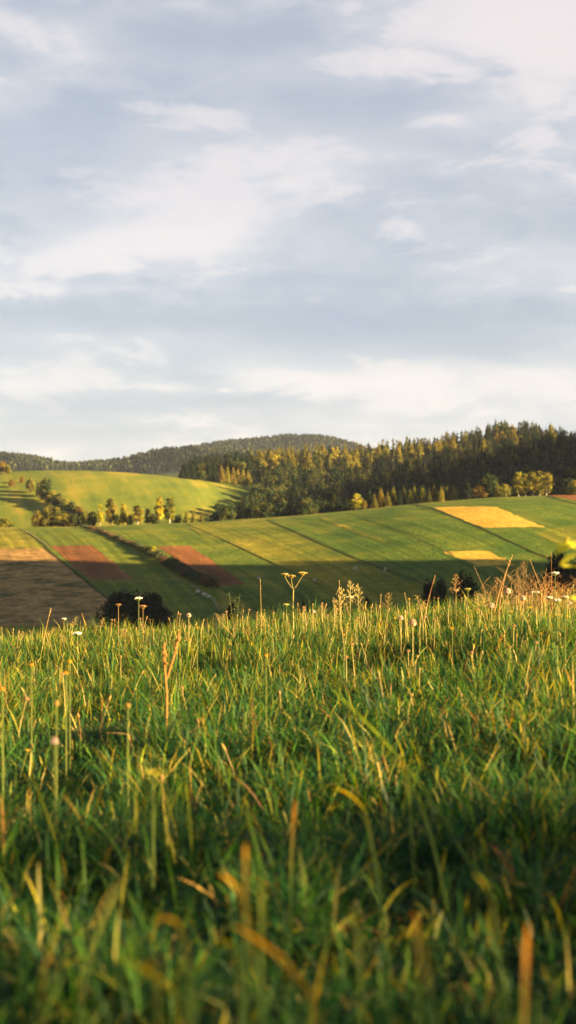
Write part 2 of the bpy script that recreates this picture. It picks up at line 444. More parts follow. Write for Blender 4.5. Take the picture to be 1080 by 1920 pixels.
# every template has unit height (z 0..1)
def tmpl_spruce(n, col, wid=.19, seed=0, tip=None, ragged=.25, size=.022, low=.06):
    """whorls of drooping branches, short and fine near the pointed leader"""
    g = np.random.default_rng(seed)
    nb = max(26, n//9)
    h = low+(.985-low)*(1-np.sqrt(1-g.random(nb)*.985))
    az = g.random(nb)*6.283
    side = 1+.16*np.cos(az-seed*1.7)
    ln = wid*1.25*(1-h)**.88*(1-ragged+2*ragged*g.random(nb))*side+.006
    k = n//nb
    s = g.random((nb, k))**.65
    r = ln[:, None]*s
    da = g.normal(size=(nb, k))*.10/(s+.25)
    x = r*np.cos(az[:, None]+da); y = r*np.sin(az[:, None]+da)
    z = h[:, None]+.10*ln[:, None]-.42*r*(.4+s)+g.normal(size=(nb, k))*.004
    P = np.stack([x, y, z], -1).reshape(-1, 3)
    P[:, 2] = np.clip(P[:, 2], .01, .995)
    nrm = np.stack([np.cos(az)*.5, np.sin(az)*.5, np.ones(nb)*.8], -1); nrm = np.repeat(nrm, k, 0)
    szs = size*(.30+.85*np.sqrt(np.clip(1-P[:, 2], 0, 1)))
    V, Fq = quads_at(P, szs, nrm, .45, g)
    c = vary(col, len(P), .35, g)
    if tip is not None:
        w = np.repeat((g.random(len(P)) < .35+.3*P[:, 2]), 4)[:, None]
        c = np.where(w, vary(tip, len(P), .3, g), c)
    core = tube_np([(0, 0, .05), (0, 0, .4), (0, 0, .75), (0, 0, 1.0)], [wid*.5, wid*.30, wid*.09, .0015], 7); core[0][:, 2] *= .95
    return join([(V, Fq, c), (*core, np.array(col)*.75)])
def tmpl_round(n, col, wid=.42, seed=0, blobs=16, low=.12, size=.03, col2=None, pointed=0.0, shell=.6, core=True):
    g = np.random.default_rng(seed)
    B = []
    for i in range(blobs):
        t = (i+.5)/blobs
        z = low+(1-low)*(.12+.76*t)
        prof = math.sin(math.pi*min(1, max(0, (z-low)/(1-low)))**(.75+.0*pointed))**.7*(1-pointed*t*.7)
        a = i*2.4+g.random()*.8; rr = wid*prof*(.25+.45*g.random())
        B.append((rr*math.cos(a), rr*math.sin(a), z, wid*(.30+.25*g.random())*(.55+.45*prof)))
    B = np.array(B)
    w = B[:, 3]**2; ix = g.choice(len(B), n, p=w/w.sum())
    d = g.normal(size=(n, 3)); d /= np.linalg.norm(d, axis=1)[:, None]
    rad = B[ix, 3]*(shell+(1-shell)*g.random(n))*(1+.12*g.normal(size=n))
    P = B[ix, :3]+d*rad[:, None]*[1, 1, .95]
    P[:, 2] = np.where(P[:, 2] > 1, 1-(P[:, 2]-1)*.5, P[:, 2]); P[:, 2] = np.maximum(P[:, 2], low*.5)
    V, Fq = quads_at(P, size, d, .35, g)
    c = vary(col, n, .3, g)
    if col2 is not None:
        bl = (g.random(len(B)) < .4)[ix]
        c = np.where(np.repeat(bl, 4)[:, None], vary(col2, n, .3, g), c)
    out = [(V, Fq, c)]
    if core:
        for b in B:
            v, f = tube_np([(b[0], b[1], b[2]-b[3]*.5), (b[0], b[1], b[2]), (b[0], b[1], b[2]+b[3]*.5)], [b[3]*.3, b[3]*.48, b[3]*.25], 6)
            out.append((v, f, np.array(col)*.8))
    return join(out)
def tmpl_trunk(r=.018, top=.8, limbs=5, wid=.2, seed=0, low=.2):
    g = np.random.default_rng(seed)
    ps = [tube_np([(0, 0, -.03), (0.004, 0, .2), (-.004, .003, .5), (0, 0, top)], [r*1.3, r, r*.7, r*.2], 6)]
    for i in range(limbs):
        z = low+(top-low)*(i+.3)/limbs; a = i*2.3+g.random()
        l = wid*(.6+.4*g.random())
        ps.append(tube_np([(0, 0, z), (l*.5*math.cos(a), l*.5*math.sin(a), z+l*.35), (l*math.cos(a), l*math.sin(a), z+l*.9)], [r*.5, r*.3, r*.1], 4))
    v, f = join(ps)
    v[:, 2] = np.minimum(v[:, 2], .97)
    return v, f

# leaf colours (real albedo)
C_spr = (.011, .022, .010); C_spr2 = (.024, .034, .011)
C_lar = (.15, .130, .020); C_lar2 = (.24, .185, .026)
C_bir = (.42, .36, .024); C_bir2 = (.21, .180, .024)
C_grn = (.028, .044, .012); C_olv = (.10, .095, .020); C_org = (.165, .115, .020); C_tan = (.17, .12, .035)
SPEC = {}; WID = {}
def reg(name, tmpls, trunk, bark, tag_):
    crowns = [mesh_np(name+'_crown', *t[:2], M_leaf, t[2], smooth=False) for t in tmpls]
    tr = mesh_np(name+'_trunk', *trunk, bark)
    SPEC[name] = (crowns, tr, tag_)
    WID[name] = float(np.mean([2*np.percentile(np.hypot(t[0][:, 0], t[0][:, 1]), 96) for t in tmpls]))
reg('spruce', [tmpl_spruce(2200, C_spr, .20, s, C_spr2) for s in (1, 2, 3)], tmpl_trunk(.012, .95, 0), M_bark, 'spruce')
reg('mossy_spruce', [tmpl_spruce(2200, C_spr2, .23, s, C_olv, .35) for s in (4, 5)], tmpl_trunk(.012, .95, 0), M_bark, 'spruce')
reg('larch', [tmpl_spruce(2200, C_lar, .24, s, C_lar2, .4, .024, .18) for s in (6, 7, 8)], tmpl_trunk(.014, .95, 4, .1), M_bark, 'larch')
reg('young_spruce', [tmpl_spruce(2200, (.080, .092, .018), .22, s, (.21, .175, .024), .3, .026, .03) for s in (9, 10)], tmpl_trunk(.014, .9, 0), M_bark, 'spruce')
reg('birch', [tmpl_round(2600, C_bir, .20, s, 16, .07, .018, C_bir2, .45, .3, False) for s in (11, 12)], tmpl_trunk(.016, .85, 6, .13), M_birchbark, 'birch')
reg('olive_birch', [tmpl_round(2600, C_bir2, .23, s, 16, .07, .019, C_olv, .3, .35, False) for s in (13, 14)], tmpl_trunk(.016, .85, 6, .13), M_birchbark, 'birch')
reg('broadleaf_tree', [tmpl_round(2600, C_grn, .40, s, 22, .06, .022, C_olv) for s in (15, 16, 17)], tmpl_trunk(.028, .7, 6, .25), M_bark, 'tree')
reg('olive_tree_crown', [tmpl_round(2600, C_olv, .38, s, 20, .06, .022, C_bir2) for s in (18, 19)], tmpl_trunk(.026, .7, 6, .25), M_bark, 'tree')
reg('autumn_tree', [tmpl_round(2400, C_org, .38, s, 18, .10, .022, C_tan) for s in (20, 21)], tmpl_trunk(.024, .7, 6, .25), M_bark, 'tree')
reg('poplar', [tmpl_round(2600, C_bir2, .24, s, 22, .10, .018, C_olv, .15, .4) for s in (22, 23)], tmpl_trunk(.02, .85, 7, .14), M_birchbark, 'tree')
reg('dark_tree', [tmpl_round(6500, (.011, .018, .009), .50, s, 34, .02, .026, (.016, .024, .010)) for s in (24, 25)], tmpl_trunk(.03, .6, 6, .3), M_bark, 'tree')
SPEC_NAME = {'spruce': 'spruce_tree', 'mossy_spruce': 'spruce_tree', 'larch': 'larch_tree', 'young_spruce': 'spruce_tree', 'birch': 'birch_tree',
             'olive_birch': 'birch_tree', 'broadleaf_tree': 'broadleaf_tree', 'olive_tree_crown': 'broadleaf_tree', 'autumn_tree': 'autumn_tree', 'poplar': 'poplar_tree', 'dark_tree': 'broadleaf_tree'}
CROWN_ONLY = {}
def tree(sp, x, y, h, label, group=None, wide=1.0, z=None, sink=.02, cat=None, name=None, k=None):
    crowns, tr, t = SPEC[sp]
    z = float(H(x, y)) if z is None else z
    e = empty(name or SPEC_NAME[sp], (x, y, z-sink*h), random.random()*6.28)
    w = h*wide
    for nm, me in (('trunk', tr), ('crown', crowns[random.randrange(len(crowns)) if k is None else k % len(crowns)])):
        o = new_obj(nm, me, e); o.scale = (w, w, h)
    tag(e, label, cat or t, group)
    return e
def tree_px(sp, px, pybase, pytop, label, group=None, Y=None, wide=None, width_px=None, **kw):
    """a tree whose foot is on the ground along this line of sight"""
    if Y is None: x, y, z = ray_ground(px, pybase)
    else: x, y = (px-CX)/F*Y, Y; z = float(H(x, y))
    ztop = (CY-pytop)/F*y
    h = max(1.2, ztop-z)
    if group == 'golden trees in a row on the crest of the field hill': h *= 1.16; width_px = width_px*.84
    if width_px:
        base = WID[sp]
        wide = (width_px/F*y)/(h*base)
    return tree(sp, x, y, h, label, group, wide or 1.0, z, **kw)

# ------------------------------------------------------------------ trees that can be told apart
g_row = 'golden trees in a row on the crest of the field hill'
row = [('birch', 188, 945, 15, 'slim bright yellow birch, leftmost of the crest row'),
       ('olive_birch', 207, 937, 24, 'taller golden birch beside the slim yellow one on the crest'),
       ('birch', 231, 946, 19, 'yellow birch standing free right of the two golden birches on the crest'),
       ('olive_birch', 258, 949, 26, 'low olive gold tree in the middle of the crest row'),
       ('olive_birch', 278, 955, 20, 'dull small tree left of the tall golden pair on the crest'),
       ('birch', 299, 933, 22, 'left tree of the tall golden pair on the crest'),
       ('olive_birch', 318, 934, 28, 'wide golden right tree of the tall pair on the crest'),
       ('young_spruce', 349, 957, 16, 'small olive tree just right of the tall golden pair'),
       ('young_spruce', 363, 955, 15, 'small pointed olive tree in the middle of three right of the golden pair'),
       ('young_spruce', 378, 960, 14, 'small olive tree at the right end of the crest row')]
for i, (sp, px, pt, w, lb) in enumerate(row):
    tree_px(sp, px, 0, pt, lb, g_row, Y=528+(i % 3)*4, width_px=w, k=i)
for px, pt, w, lb in ((172, 957, 24, 'dark green bush left of the slim yellow birch on the crest'), (243, 963, 16, 'dark low bush between two golden trees on the crest'),
                  (219, 962, 14, 'dark low bush between the golden birch and the free standing one'), (334, 963, 18, 'dark low bush right of the wide golden tree'),
                  (289, 962, 14, 'dark low bush left of the tall golden pair')):
    tree_px('broadleaf_tree', px, 0, pt, lb, 'dark bushes in the crest row', Y=540, width_px=w)
for sp, px, pt, w, lb in (('autumn_tree', 70, 955, 26, 'rusty orange tree at the left foot of the far pasture'), ('olive_tree_crown', 90, 951, 26, 'olive brown tree right of the rusty one at the left crest'),
                      ('olive_birch', 106, 948, 26, 'tall olive tree in the cluster on the left crest'), ('olive_tree_crown', 124, 962, 24, 'low olive bush in the middle of the left cluster'),
                      ('broadleaf_tree', 140, 961, 22, 'green bush near the right end of the left cluster'), ('young_spruce', 157, 956, 18, 'pointed green tree at the right end of the left cluster'),
                      ('olive_tree_crown', 8, 969, 34, 'low olive bush at the left edge of the photo behind the crest'), ('olive_tree_crown', -40, 960, 40, 'olive bush outside the left edge')):
    tree_px(sp, px, 0, pt, lb, 'trees clustered at the left end of the crest', Y=548, width_px=w)
hr = [(22, 914, 897, 14, 'autumn_tree', 'small brown bush, topmost of the line down the far pasture'), (41, 906, 892, 10, 'autumn_tree', 'tiny round bush standing apart on the far pasture'),
      (57, 924, 894, 18, 'olive_tree_crown', 'dark narrow tree second down the slanting line of bushes'), (74, 932, 902, 18, 'olive_tree_crown', 'bush left of the tallest tree in the slanting line'),
      (86, 942, 893, 28, 'broadleaf_tree', 'tallest tree of the slanting line on the far pasture'), (98, 948, 918, 26, 'olive_tree_crown', 'brown green bush below the tallest one in the slanting line'),
      (109, 955, 924, 26, 'broadleaf_tree', 'round bush halfway down the slanting line'), (121, 961, 932, 26, 'olive_tree_crown', 'brown bush in the lower half of the slanting line'),
      (134, 967, 940, 26, 'broadleaf_tree', 'dark round bush low in the slanting line'), (147, 972, 948, 24, 'autumn_tree', 'reddish brown bush near the foot of the slanting line'),
      (158, 976, 954, 22, 'olive_tree_crown', 'last bush at the foot of the slanting line'),
      (4, 888, 864, 18, 'autumn_tree', 'golden tree at the left edge on the skyline of the far pasture'), (15, 889, 869, 14, 'olive_tree_crown', 'smaller olive tree beside the golden one on the skyline')]
for px, pb, pt, w, sp, lb in hr:
    tree_px(sp, px, pb, pt, lb, 'bushes in a slanting line down the far pasture' if px > 16 and px < 170 else 'trees on the skyline of the far pasture', width_px=w)
# foot of the wood along the crest of the field hill
tree_px('birch', 668, 0, 921, 'bright yellow round tree at the foot of the dark wood', Y=531, width_px=25, k=0)
tree_px('autumn_tree', 683, 0, 936, 'thin rusty tree beside the bright yellow one', Y=531, width_px=12)
fr = [(702, 919, 16, 'young_spruce'), (714, 908, 17, 'larch'), (727, 916, 14, 'young_spruce'), (738, 905, 18, 'young_spruce'), (750, 914, 14, 'spruce'), (757, 904, 17, 'mossy_spruce'),
      (769, 912, 14, 'young_spruce'), (777, 904, 18, 'young_spruce'), (791, 906, 16, 'young_spruce'), (804, 911, 15, 'mossy_spruce'), (814, 903, 20, 'young_spruce'), (828, 908, 15, 'larch'),
      (838, 906, 18, 'young_spruce'), (851, 905, 17, 'young_spruce')]
ordn = 'first second third fourth fifth sixth seventh eighth ninth tenth eleventh twelfth thirteenth fourteenth'.split()
for i, (px, pt, w, sp) in enumerate(fr):
    tree_px(sp, px, 0, pt, ('narrow sunlit conifer, %s from the left in the row between yellow tree and round bushes' % ordn[i]), 'sunlit conifers in a row at the foot of the wood', Y=533+(i*5 % 9), width_px=w*1.1)
for sp, px, pt, w, lb in (('autumn_tree', 899, 907, 28, 'round tan tree left of the taller green one at the foot of the wood'), ('broadleaf_tree', 919, 887, 32, 'tall green round tree between two lower round ones'),
                      ('olive_tree_crown', 932, 906, 26, 'olive round tree right of the tall green one'), ('olive_tree_crown', 945, 905, 26, 'pale olive round tree at the right of the round group'),
                      ('poplar', 972, 879, 24, 'leftmost poplar of the tall pale group at the foot of the wood'), ('poplar', 985, 882, 22, 'dull poplar second from the left in the tall group'),
                      ('poplar', 999, 879, 26, 'gold poplar in the middle of the tall group'), ('olive_birch', 1012, 878, 26, 'golden tree with pale trunk in the tall group'),
                      ('poplar', 1024, 881, 28, 'broad golden tree at the right end of the tall group'), ('broadleaf_tree', 1066, 895, 30, 'green bush right of the tall golden group'),
                      ('olive_tree_crown', 1080, 899, 26, 'olive bush at the right edge of the photo on the crest')):
    tree_px(sp, px, 0, pt, lb, 'broadleaved trees at the foot of the wood', Y=534 if px > 960 else 531, width_px=w)
# shaded trees rising from the valley in front
for px, pt, Y, w, sp, lb in ((232, 1103, 262, 86, 'dark_tree', 'left half of the dark shaded tree pair in the valley'), (284, 1107, 266, 66, 'dark_tree', 'lower right half of the dark shaded tree pair in the valley'),
                         (568, 1101, 262, 24, 'spruce', 'dark spruce top behind the tall hogweed'), (577, 1104, 259, 18, 'spruce', 'smaller dark spruce top right of the hogweed stem'),
                         (806, 1082, 262, 30, 'dark_tree', 'dark narrow tree, left of two in the valley right of centre'), (826, 1080, 262, 32, 'dark_tree', 'dark narrow tree, right of two in the valley right of centre'),
                         (688, 1118, 262, 22, 'dark_tree', 'small dark bush in the valley left of the pair'), (872, 1068, 275, 52, 'broadleaf_tree', 'dim green tree in the valley between two dark ones'),
                         (1046, 1030, 245, 62, 'dark_tree', 'large dark tree in the valley at the right'), (1078, 1042, 240, 56, 'dark_tree', 'dark tree at the right edge behind the yellow leaves'),
                         (1002, 1075, 250, 46, 'dark_tree', 'low dark tree left of the large one at the right'), (435, 1128, 265, 24, 'dark_tree', 'small dark bush under the leafy sprig')):
    tree_px(sp, px, 0, pt, lb, 'dark trees standing in the shaded valley', Y=Y, width_px=w)
# left end of the wood on the far pasture
for i, (px, pb, pt, w, sp, lb) in enumerate(((342, 897, 876, 12, 'spruce', 'small spruce at the far left tip of the wood'), (350, 898, 872, 14, 'spruce', 'dark spruce second at the left tip of the wood'), (361, 899, 868, 18, 'spruce', 'dark spruce third at the left tip of the wood'),
                          (378, 901, 880, 22, 'broadleaf_tree', 'round dark tree under the spruces at the left tip of the wood'), (392, 902, 853, 18, 'spruce', 'tall dark spruce near the left tip of the wood'), (402, 904, 862, 18, 'spruce', 'dark spruce right of the tall one near the left tip'),
                          (415, 905, 866, 17, 'larch', 'golden larch, first of the sunlit young larches on the far pasture'), (427, 906, 869, 15, 'larch', 'second sunlit larch at the edge of the far pasture'), (437, 907, 871, 16, 'larch', 'third sunlit larch at the edge of the far pasture'),
                          (446, 908, 874, 15, 'larch', 'fourth sunlit larch at the edge of the far pasture'), (456, 909, 875, 16, 'larch', 'fifth sunlit larch at the edge of the far pasture'), (465, 910, 877, 16, 'larch', 'last sunlit larch at the edge of the far pasture'),
                          (484, 928, 906, 22, 'spruce', 'dark spruce standing in the corner of the far pasture'), (500, 920, 892, 13, 'spruce', 'slender spruce left of two by the green clearing'), (512, 921, 890, 16, 'spruce', 'slender spruce right of two by the green clearing'))):
    tree_px(sp, px, pb, pt, lb, 'trees at the left tip of the wood', width_px=w)

# ------------------------------------------------------------------ the wood on the hill
def build_wood():
    g = np.random.default_rng(21)
    T = []
    Y = 566.
    while Y < 1090:
        stp = 6.6 if Y < 900 else 7.4
        xl = (wood_left(Y)-CX)/F*Y; xr = (1160-CX)/F*Y
        xs = np.arange(xl, xr, stp)+g.random()*stp
        for x in xs:
            x2 = x+g.normal()*1.6; y2 = Y+g.normal()*1.8
            if y2 < 560: continue
            pxx = CX+F*x2/y2
            if pxx < wood_left(y2)+3: continue
            if 468 < pxx < 520 and 840 < y2 < 925: continue
            T.append((x2, y2))
        Y += stp
    T = np.array(T); n = len(T)
    Z = H_far(T[:, 0], T[:, 1])
    px = CX+F*T[:, 0]/T[:, 1]
    kinds = []; hs = []
    for i in range(n):
        p, y = px[i], T[i, 1]; r = g.random()
        if y < 800:                     # mixed broadleaves on the valley floor
            if p < 620: k = 'broadleaf_tree' if r < .62 else 'spruce'
            else: k = 'broadleaf_tree' if r < .3 else ('spruce' if r < .85 else 'mossy_spruce')
        elif y < 905:
            k = 'spruce' if r < .5 else ('broadleaf_tree' if r < .7 else 'mossy_spruce')
        else:
            if p < 470: k = 'spruce' if r < .75 else 'broadleaf_tree'
            elif p < 730: k = 'larch' if r < .5 else ('olive_birch' if r < .7 else ('mossy_spruce' if r < .85 else 'spruce'))
            elif p < 850: k = 'larch' if r < .3 else ('autumn_tree' if r < .40 else ('mossy_spruce' if r < .7 else 'spruce'))
            else: k = 'spruce' if r < .35 else ('mossy_spruce' if r < .78 else ('larch' if r < .93 else 'autumn_tree'))
        h = {'broadleaf_tree': 11, 'spruce': 15.5, 'mossy_spruce': 15.5, 'larch': 16.5, 'olive_birch': 12.5, 'autumn_tree': 10}[k]*(.68+.58*g.random())
        if y < 700: h *= .72+.28*(y-560)/140
        kinds.append(k); hs.append(h)
    hs = np.array(hs)
    # how much of each crown shows over the nearer ones
    sky = np.full(1400, 1e9)
    for q in range(1400):
        pq = q-100
        yy = np.arange(285, 545, 6.); xx = (pq-CX)/F*yy
        sky[q] = (CY-F*H_far(xx, yy)/yy).min()
    order = np.argsort(T[:, 1]); vis = np.zeros(n)
    for i in order:
        top = CY-F*(Z[i]+hs[i])/T[i, 1]; w = hs[i]*.16*F/T[i, 1]
        a = int(max(0, px[i]-w+100)); b = int(min(1399, px[i]+w+100))
        if b <= a: vis[i] = -50; continue
        seg = sky[a:b]
        vis[i] = (np.maximum(seg.mean()-top, -50))
        if px[i] > 1095 or px[i] < -10: vis[i] = -50
        bot = CY-F*Z[i]/T[i, 1]
        top_prof = top+np.abs(np.linspace(-1, 1, b-a))*(bot-top)*.6
        sky[a:b] = np.minimum(seg, top_prof)
    rank = np.argsort(-vis)
    NI = 262
    lab = {'spruce': 'dark green spruce with a pointed top among the dense trees of the wooded hill', 'mossy_spruce': 'olive tinged spruce with a sunlit top among the dense trees of the wooded hill',
           'larch': 'golden brown larch catching the sun among the dense trees of the wooded hill', 'broadleaf_tree': 'dim green round crowned tree in the shaded lower part of the wooded hill',
           'olive_birch': 'yellowish loose crowned birch catching the sun on the wooded hill', 'autumn_tree': 'rounded rusty orange tree among the conifers of the wooded hill'}
    grp = {'spruce': 'dark spruces of the wooded hill', 'mossy_spruce': 'olive spruces of the wooded hill', 'larch': 'golden larches of the wooded hill', 'broadleaf_tree': 'shaded round trees of the wooded hill',
           'olive_birch': 'yellowish birches of the wooded hill', 'autumn_tree': 'rusty trees of the wooded hill'}
    for i in rank[:NI]:
        tree(kinds[i], T[i, 0], T[i, 1], hs[i], lab[kinds[i]], grp[kinds[i]], wide=1.02+.42*random.random(), z=float(Z[i]))
    rest = [i for i in rank[NI:] if vis[i] > -28 and -200 < px[i] < 1175 or px[i] > 1090]
    # the remaining hundreds, one object
    cols = {'spruce': C_spr, 'mossy_spruce': C_spr2, 'larch': C_lar, 'broadleaf_tree': C_grn, 'olive_birch': C_bir2, 'autumn_tree': C_org}
    tm = {}
    for k in ('spruce', 'mossy_spruce', 'larch'):
        tm[k] = [tmpl_spruce(420, cols[k], .23, s, C_olv if k != 'spruce' else C_spr2, .35, .036) for s in (31, 32)]
    for k in ('broadleaf_tree', 'olive_birch', 'autumn_tree'):
        tm[k] = [tmpl_round(420, cols[k], .36 if k != 'olive_birch' else .24, s, 10, .1, .05, C_olv) for s in (33, 34)]
    VV, FF, CC, k0 = [], [], [], 0
    extra = []
    for i in rest: extra.append((T[i, 0], T[i, 1], Z[i], hs[i], kinds[i]))
    # the unseen hill added at the right for shade carries the same wood
    for x in np.arange(215, 345, 10.):
        for y in np.arange(478, 1000, 11.):
            x2, y2 = x+g.normal()*2, y+g.normal()*2
            if y2 < 482+(305-x2)*.35: continue
            if CX+F*x2/y2 < 1165: continue
            extra.append((x2, y2, float(H_far(x2, y2)), 14*(.7+.5*g.random()), 'spruce' if g.random() < .7 else 'mossy_spruce'))
    # unseen trees added on the other shade hill to fray its shadow edge
    for x in np.arange(190, 300, 8.):
        for y in np.arange(90, 292, 8.):
            if g.random() < .55:
                x2, y2 = x+g.normal()*2.5, y+g.normal()*2.5
                extra.append((x2, y2, float(H_far(x2, y2)), 9*(.4+1.3*g.random()**2), 'spruce' if g.random() < .6 else 'broadleaf_tree'))
    for (x, y, z, h, k) in extra:
        v, f, c = tm[k][g.integers(2)]
        a = g.random()*6.283; ca, sa = math.cos(a), math.sin(a)
        v2 = np.stack([(v[:, 0]*ca-v[:, 1]*sa)*h+x, (v[:, 0]*sa+v[:, 1]*ca)*h+y, v[:, 2]*h+z], 1)
        VV.append(v2); FF.append(f+k0); CC.append(c*(.75+.5*g.random())); k0 += len(v)
    me = mesh_np('woodland', np.concatenate(VV), np.concatenate(FF), M_wood, np.concatenate(CC), smooth=False)
    o = new_obj('woodland', me)
    tag(o, 'dense dark mass of spruces and broadleaved trees filling the wooded hill', 'woodland', kind='stuff')
    print('wood', n, 'rest', len(rest), 'extra', len(extra))
build_wood()

# far mountains: forest that reads as one mass
def build_mountain_wood():
    g = np.random.default_rng(5)
    def cone(n, w, col, s):
        return tmpl_spruce(n, col, w, s, None, .3, .085)
    ts = [tmpl_spruce(70, (.014, .026, .018), .36, 41, None, .3, .12), tmpl_round(80, (.024, .034, .018), .62, 42, 7, .05, .14), tmpl_round(80, (.042, .042, .020), .62, 43, 7, .05, .14)]  # crown colours darkened and blued to stand in for shade and haze
    VV, FF, CC, k0 = [], [], [], 0
    def area(y0, y1, p0, p1, st):
        nonlocal k0
        for y in np.arange(y0, y1, st):
            xs = np.arange((p0-CX)/F*y, (p1-CX)/F*y, st)
            xs = xs+g.normal(size=len(xs))*3; ys = y+g.normal(size=len(xs))*3
            zs = H_far(xs, ys)
            cl = fbm(xs/90., ys/90., 3)
            for x, yy, z, q in zip(xs, ys, zs, cl):
                t = 0 if g.random() < .34-(q-.47)*2.5 else (1 if g.random() < .8 else 2)
                v, f, c = ts[t]
                h = (11 if t == 0 else 10)*(.8+.4*g.random())
                VV.append(v*h+[x, yy, z]); FF.append(f+k0); CC.append(c*(.7+.6*g.random())); k0 += len(v)
    area(1980, 2185, -60, 800, 9.5)
    area(2620, 2850, 150, 860, 11.5)
    me = mesh_np('mountain_wood', np.concatenate(VV), np.concatenate(FF), M_wood, np.concatenate(CC), smooth=False)
    tag(new_obj('mountain_wood', me), 'far bluish forest covering the low mountains on the skyline', 'forest', kind='stuff')
    print('mountain verts', len(me.vertices))
build_mountain_wood()

# ------------------------------------------------------------------ hedge, sheep
def build_hedge():
    g = np.random.default_rng(9)
    A = world_line([(155, 988), (178, 992), (225, 1013), (262, 1030), (284, 1041), (320, 1062), (350, 1080), (380, 1092), (398, 1103)], 160)
    Z = H_far(A[:, 0], A[:, 1])
    n = len(A); t = np.linspace(0, 1, n)
    w = 1.3+2.6*smooth01(.1, .95, t); h = (.9+1.9*smooth01(.12, .9, t))*(.65+.7*vnoise(t*26, t*0+2))
    ix = g.integers(0, n, 26000)
    k = w[ix]*.5
    rr = np.sqrt(g.random(len(ix))); aa = g.random(len(ix))*6.283
    P = np.stack([A[ix, 0]+rr*np.cos(aa)*k+g.normal(size=len(ix))*.3, A[ix, 1]+rr*np.sin(aa)*k+g.normal(size=len(ix))*.5, Z[ix]+h[ix]*g.random(len(ix))**.6*(1-.5*rr**2)], 1)
    V, Fq = quads_at(P, .16, None, 0, g)
    c = vary((.045, .052, .018), len(P), .35, g)
    br = np.repeat(vnoise(t[ix]*30, t[ix]*0+7) > .58, 4)[:, None]
    c = np.where(br, vary((.11, .065, .03), len(P), .3, g), c)
    e = empty('hedge', (float(A[80, 0]), float(A[80, 1]), float(Z[80])))
    o = mesh_np('foliage', V-np.array(e.location), Fq, M_plant, c, smooth=False); part('foliage', o, e)
    tv = []
    for i in range(6, n, 5):
        b = (A[i, 0], A[i, 1], Z[i]-.1); tv.append(tube_np([b, (b[0]+.1, b[1], b[2]+h[i]*.5), (b[0]+.25, b[1]+.1, b[2]+h[i])], [.07, .05, .02], 5))
    v, f = join(tv)
    part('stem', mesh_np('stem', v-np.array(e.location), f, M_bark), e)
    tag(e, 'long scrubby dark hedge running down the hill between the two ploughed plots', 'hedge')
    # bright bush in the hedge
    tree_px('birch', 287, 1040, 1022, 'small bright yellow bush growing in the hedge by the right ploughed plot', None, width_px=14, name='yellow_bush', cat='bush')
build_hedge()

def make_sheep():
    e = empty('sheep', (0, 0, 0))
    g = np.random.default_rng(2)
    # one continuous body: rings swept from rump to muzzle, head lowered to graze
    path = [(-.50, 0, .60, .06, .08), (-.46, 0, .62, .19, .20), (-.30, 0, .64, .24, .26), (0, 0, .63, .25, .28), (.25, 0, .63, .22, .26), (.42, 0, .62, .16, .20), (.54, 0, .56, .11, .13), (.66, 0, .42, .09, .10),
            (.74, 0, .30, .085, .095), (.80, 0, .20, .06, .075), (.84, 0, .12, .04, .05), (.85, 0, .10, .01, .01)]
    pts = np.array([p[:3] for p in path]); d = np.gradient(pts, axis=0); d /= np.linalg.norm(d, axis=1)[:, None]
    S = 14; a = np.arange(S)/S*6.283
    V = []
    for p, dd, q in zip(pts, d, path):
        sx = np.array([0, 1., 0]); up = np.cross(dd, sx); up /= np.linalg.norm(up)
        if up[2] < 0 and abs(up[2]) > .05: up = -up
        ring = p+np.cos(a)[:, None]*sx*q[3]+np.sin(a)[:, None]*up*q[4]
        if q[3] > .15: ring += g.normal(size=ring.shape)*.012
        V.append(ring)
    V = np.concatenate(V); n = len(path)
    i = np.arange(n-1)[:, None]*S; j = np.arange(S)[None]; jn = (j+1) % S
    Fq = np.stack([i+j, i+jn, i+S+jn, i+S+j], -1).reshape(-1, 4)
    leg = [(V, Fq)]
    for x, y, b in ((.30, .11, 0), (.30, -.11, 0), (-.32, .12, 1), (-.32, -.12, 1)):
        k = -.06 if b else .02
        leg.append(tube_np([(x, y, .55), (x+.02, y, .40), (x+k, y, .26), (x+.0, y, .05), (x+.03, y, 0)], [.10, .07, .04, .03, .035], 7))
    leg.append(tube_np([(-.47, 0, .66), (-.54, 0, .58), (-.55, 0, .44)], [.04, .04, .02], 6))
    v, f = join(leg)
    part('body', mesh_np('sheep_body', v, f, M_fleece), e)
    ear = join([tube_np([(.60, s*.07, .47), (.59, s*.13, .46), (.585, s*.18, .43)], [.02, .035, .01], 5) for s in (1, -1)])
    part('ear', mesh_np('sheep_ears', *ear, M_darkface), e)
    muz = tube_np([(.79, 0, .23), (.825, 0, .16), (.858, 0, .10), (.862, 0, .09)], [.072, .062, .05, .01], 9)
    part('muzzle', mesh_np('sheep_muzzle', *muz, M_darkface), e)
    return e
sh = [(371, 1114, 200, 1.3, 'topmost cream sheep of the four by the pale path'), (380, 1117, 30, .9, 'small cream sheep, second of the four by the pale path'), (384, 1120, 150, 1.3, 'cream sheep, third of the four by the pale path'),
      (392, 1124, 160, 1.35, 'lowest and palest sheep of the four by the pale path'), (485, 1088, 10, .9, 'small white sheep alone in the middle of the shaded pasture'),
      (590, 1092, 60, 1.3, 'white sheep beside the dark furrow right of the hogweed'), (667, 1070, 215, 1.35, 'white sheep, left of the two high on the shaded pasture'), (722, 1073, 100, 1.6, 'larger bright white sheep, right of the two on the shaded pasture')]
s0 = make_sheep()
for i, (px, pb, rz, s, lb) in enumerate(sh):
    o = s0 if i == 0 else copy_tree(s0)
    x, y, z = ray_ground(px, pb)
    o.location = (x, y, z+.15); o.rotation_euler = (0, 0, R(rz)); s *= .66; o.scale = (s, s, s)
    tag(o, lb, 'sheep', 'sheep grazing on the shaded slope')

